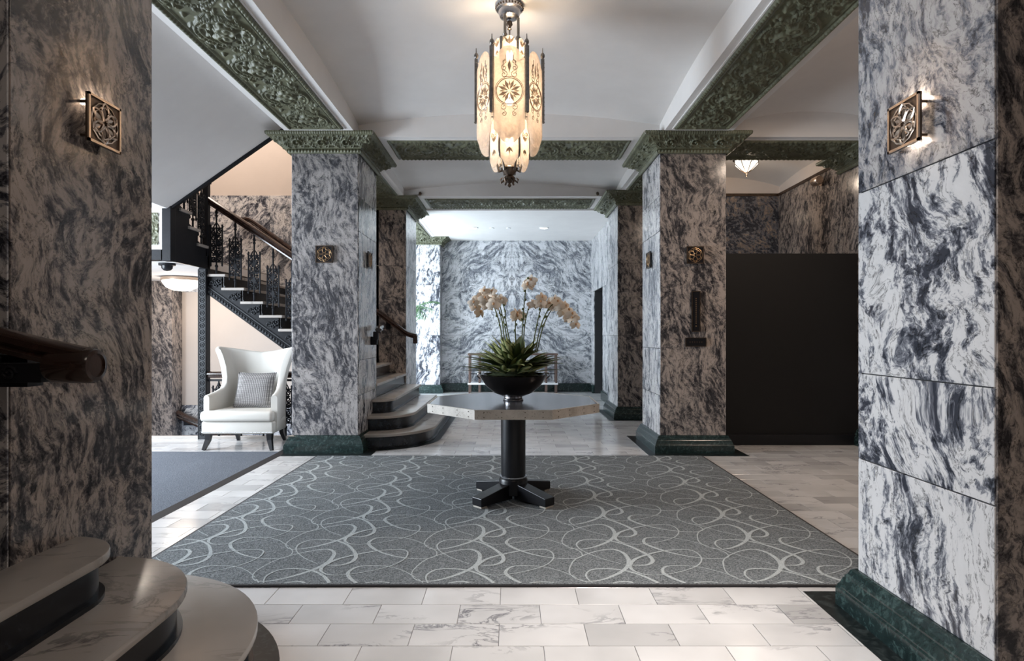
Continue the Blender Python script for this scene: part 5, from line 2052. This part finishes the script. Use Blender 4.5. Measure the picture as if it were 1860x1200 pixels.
point_light('lantern_lamp', (lx, ly, 3.42), 9, (1.0, 0.80, 0.62), 0.1)

WL = thing('wall_spotlight', 'small brass spot lamp high on the right lobby wall', 'wall lamp', (4.27, 8.15, 3.38))
MB().lathe([(0.05, -0.02), (0.05, 0.0), (0.0, 0.0)], (4.27, 8.15, 3.40), 20, 'x').tube([(4.26, 8.15, 3.40), (4.20, 8.12, 3.40)], 0.018, 8).build('mount', M['bronze_light'], WL, smooth=40)
MB().lathe([(0.0, -0.10), (0.05, -0.10), (0.062, -0.08), (0.062, 0.04), (0.04, 0.06), (0.0, 0.06)], (4.16, 8.10, 3.40), 20, 'y').build('lamp_head', M['bronze_light'], WL, smooth=40)

for q, (x, y, lb) in enumerate(((-0.78, 11.95, 'round recessed downlight in the flat rear ceiling on the palm side'), (0.645, 11.95, 'round recessed downlight in the flat rear ceiling on the dark doorway side'))):
    t = thing('downlight', lb, 'ceiling lamp', (x, y, 3.45), 'recessed downlights of the rear ceiling')
    MB().lathe([(0.0, 3.452), (0.072, 3.452), (0.072, 3.458), (0.0, 3.46)], (x, y, 0), 24).build('lens', M['downlight'], t)
    MB().lathe([(0.07, 3.46), (0.072, 3.449), (0.092, 3.451), (0.095, 3.46)], (x, y, 0), 24).build('trim_ring', M['white'], t, smooth=40)
for x, sd_ in ((-0.41, 'nearer the palm'), (-0.07, 'nearer the dark doorway')):
    t = thing('ceiling_vent', 'tiny round white vent between the rear downlights, ' + sd_, 'vent', (x, 11.97, 3.45), 'vents of the rear ceiling')
    MB().lathe([(0.0, 3.452), (0.02, 3.452), (0.045, 3.450), (0.05, 3.46)], (x, 11.97, 0), 20).build('vent_cover', M['white'], t, smooth=40)

for x, sd_ in ((-1.45, 'stair'), (1.35, 'lift')):
    y, z = 9.345, 3.535
    t = thing('ceiling_spotlight', 'tiny spot lamp on the white lunette above the rear crossbeam, %s side' % sd_, 'spotlight', (x, y, z), 'lunette spot lamps')
    MB().lathe([(0.02, -0.02), (0.024, 0.012), (0.0, 0.014)], (x, y, z), 12, 'y').ball((x, y - 0.03, z - 0.02), 0.022, 10, 6).build('lamp_head', M['bronze'], t, smooth=60)

# ------------------------------------------------------------------ console at the rear wall, palm behind the pillar
KX, KY = 0.02, 13.25
KT = thing('console_table', 'open-frame wooden console with paired posts and white shelf before the rear wall', 'console table', (KX, KY, 0))
M['console_wood'] = plain('console_wood', (0.12, 0.075, 0.06), 0.45, vary=0.3)
for sx in (-1, 1):
    for d_ in (0.74, 0.96):
        for dy in (-0.14, 0.14):
            MB().box(KX + sx * d_ - 0.022, KX + sx * d_ + 0.022, KY + dy - 0.022, KY + dy + 0.022, 0, 0.86).build('post', M['console_wood'], KT, bevel=0.003)
    MB().box(KX + sx * 0.85 - 0.13, KX + sx * 0.85 + 0.13, KY - 0.012, KY + 0.012, 0.42, 0.44).build('rail', M['iron'], KT)
MB().box(KX - 1.0, KX + 1.0, KY - 0.17, KY + 0.17, 0.20, 0.235).build('shelf', M['white'], KT, bevel=0.004)
MB().box(KX - 1.0, KX + 1.0, KY - 0.18, KY + 0.18, 0.85, 0.89).build('top', M['console_wood'], KT, bevel=0.004)

PL = thing('potted_palm', 'green feathery palm partly hidden by the rear left pillar', 'plant', (-2.15, 11.5, 0))
MB().lathe([(0.0, 0.0), (0.16, 0.0), (0.22, 0.42), (0.235, 0.44), (0.22, 0.45), (0.19, 0.42), (0.0, 0.40)], (-2.15, 11.5, 0), 24).build('pot', M['terracotta_pot'], PL, smooth=40)
MB().tube([(-2.15, 11.5, 0.38), (-2.13, 11.5, 0.9), (-2.15, 11.5, 1.55)], [0.04, 0.032, 0.026], 8).build('trunk', M['bark'], PL, smooth=60)
rp = random.Random(5)
for k in range(12):
    a = k * PI / 6 + 0.15
    ln = rp.uniform(0.55, 0.8)
    P = []
    for i in range(9):
        t = i / 8
        P.append(Vector((-2.15 + ln * t * math.cos(a), 11.5 + ln * t * math.sin(a), 1.55 + 0.95 * t - 0.55 * t * t * (1 + 0.3 * (k % 3)))))
    mm = MB().tube(P, [0.008 - 0.006 * i / 8 for i in range(9)], 5)
    for i in range(2, 9):
        for f in (0, 0.5):
            q = P[i - 1] * (1 - f) + P[i] * f
            dd = (P[i] - P[i - 1]).normalized()
            sd = dd.cross(Vector((0, 0, 1))).normalized()
            for sg in (-1, 1):
                tip = q + (dd * 0.6 + sd * sg - Vector((0, 0, 0.35))).normalized() * 0.22
                w_ = dd * 0.011
                mm.add([q - w_, q + w_, (q + tip) / 2 + w_ + Vector((0, 0, 0.015)), tip, (q + tip) / 2 - w_ + Vector((0, 0, 0.015))], [(0, 1, 2, 4), (4, 2, 3)])
    mm.build('frond', M['palm'], PL)
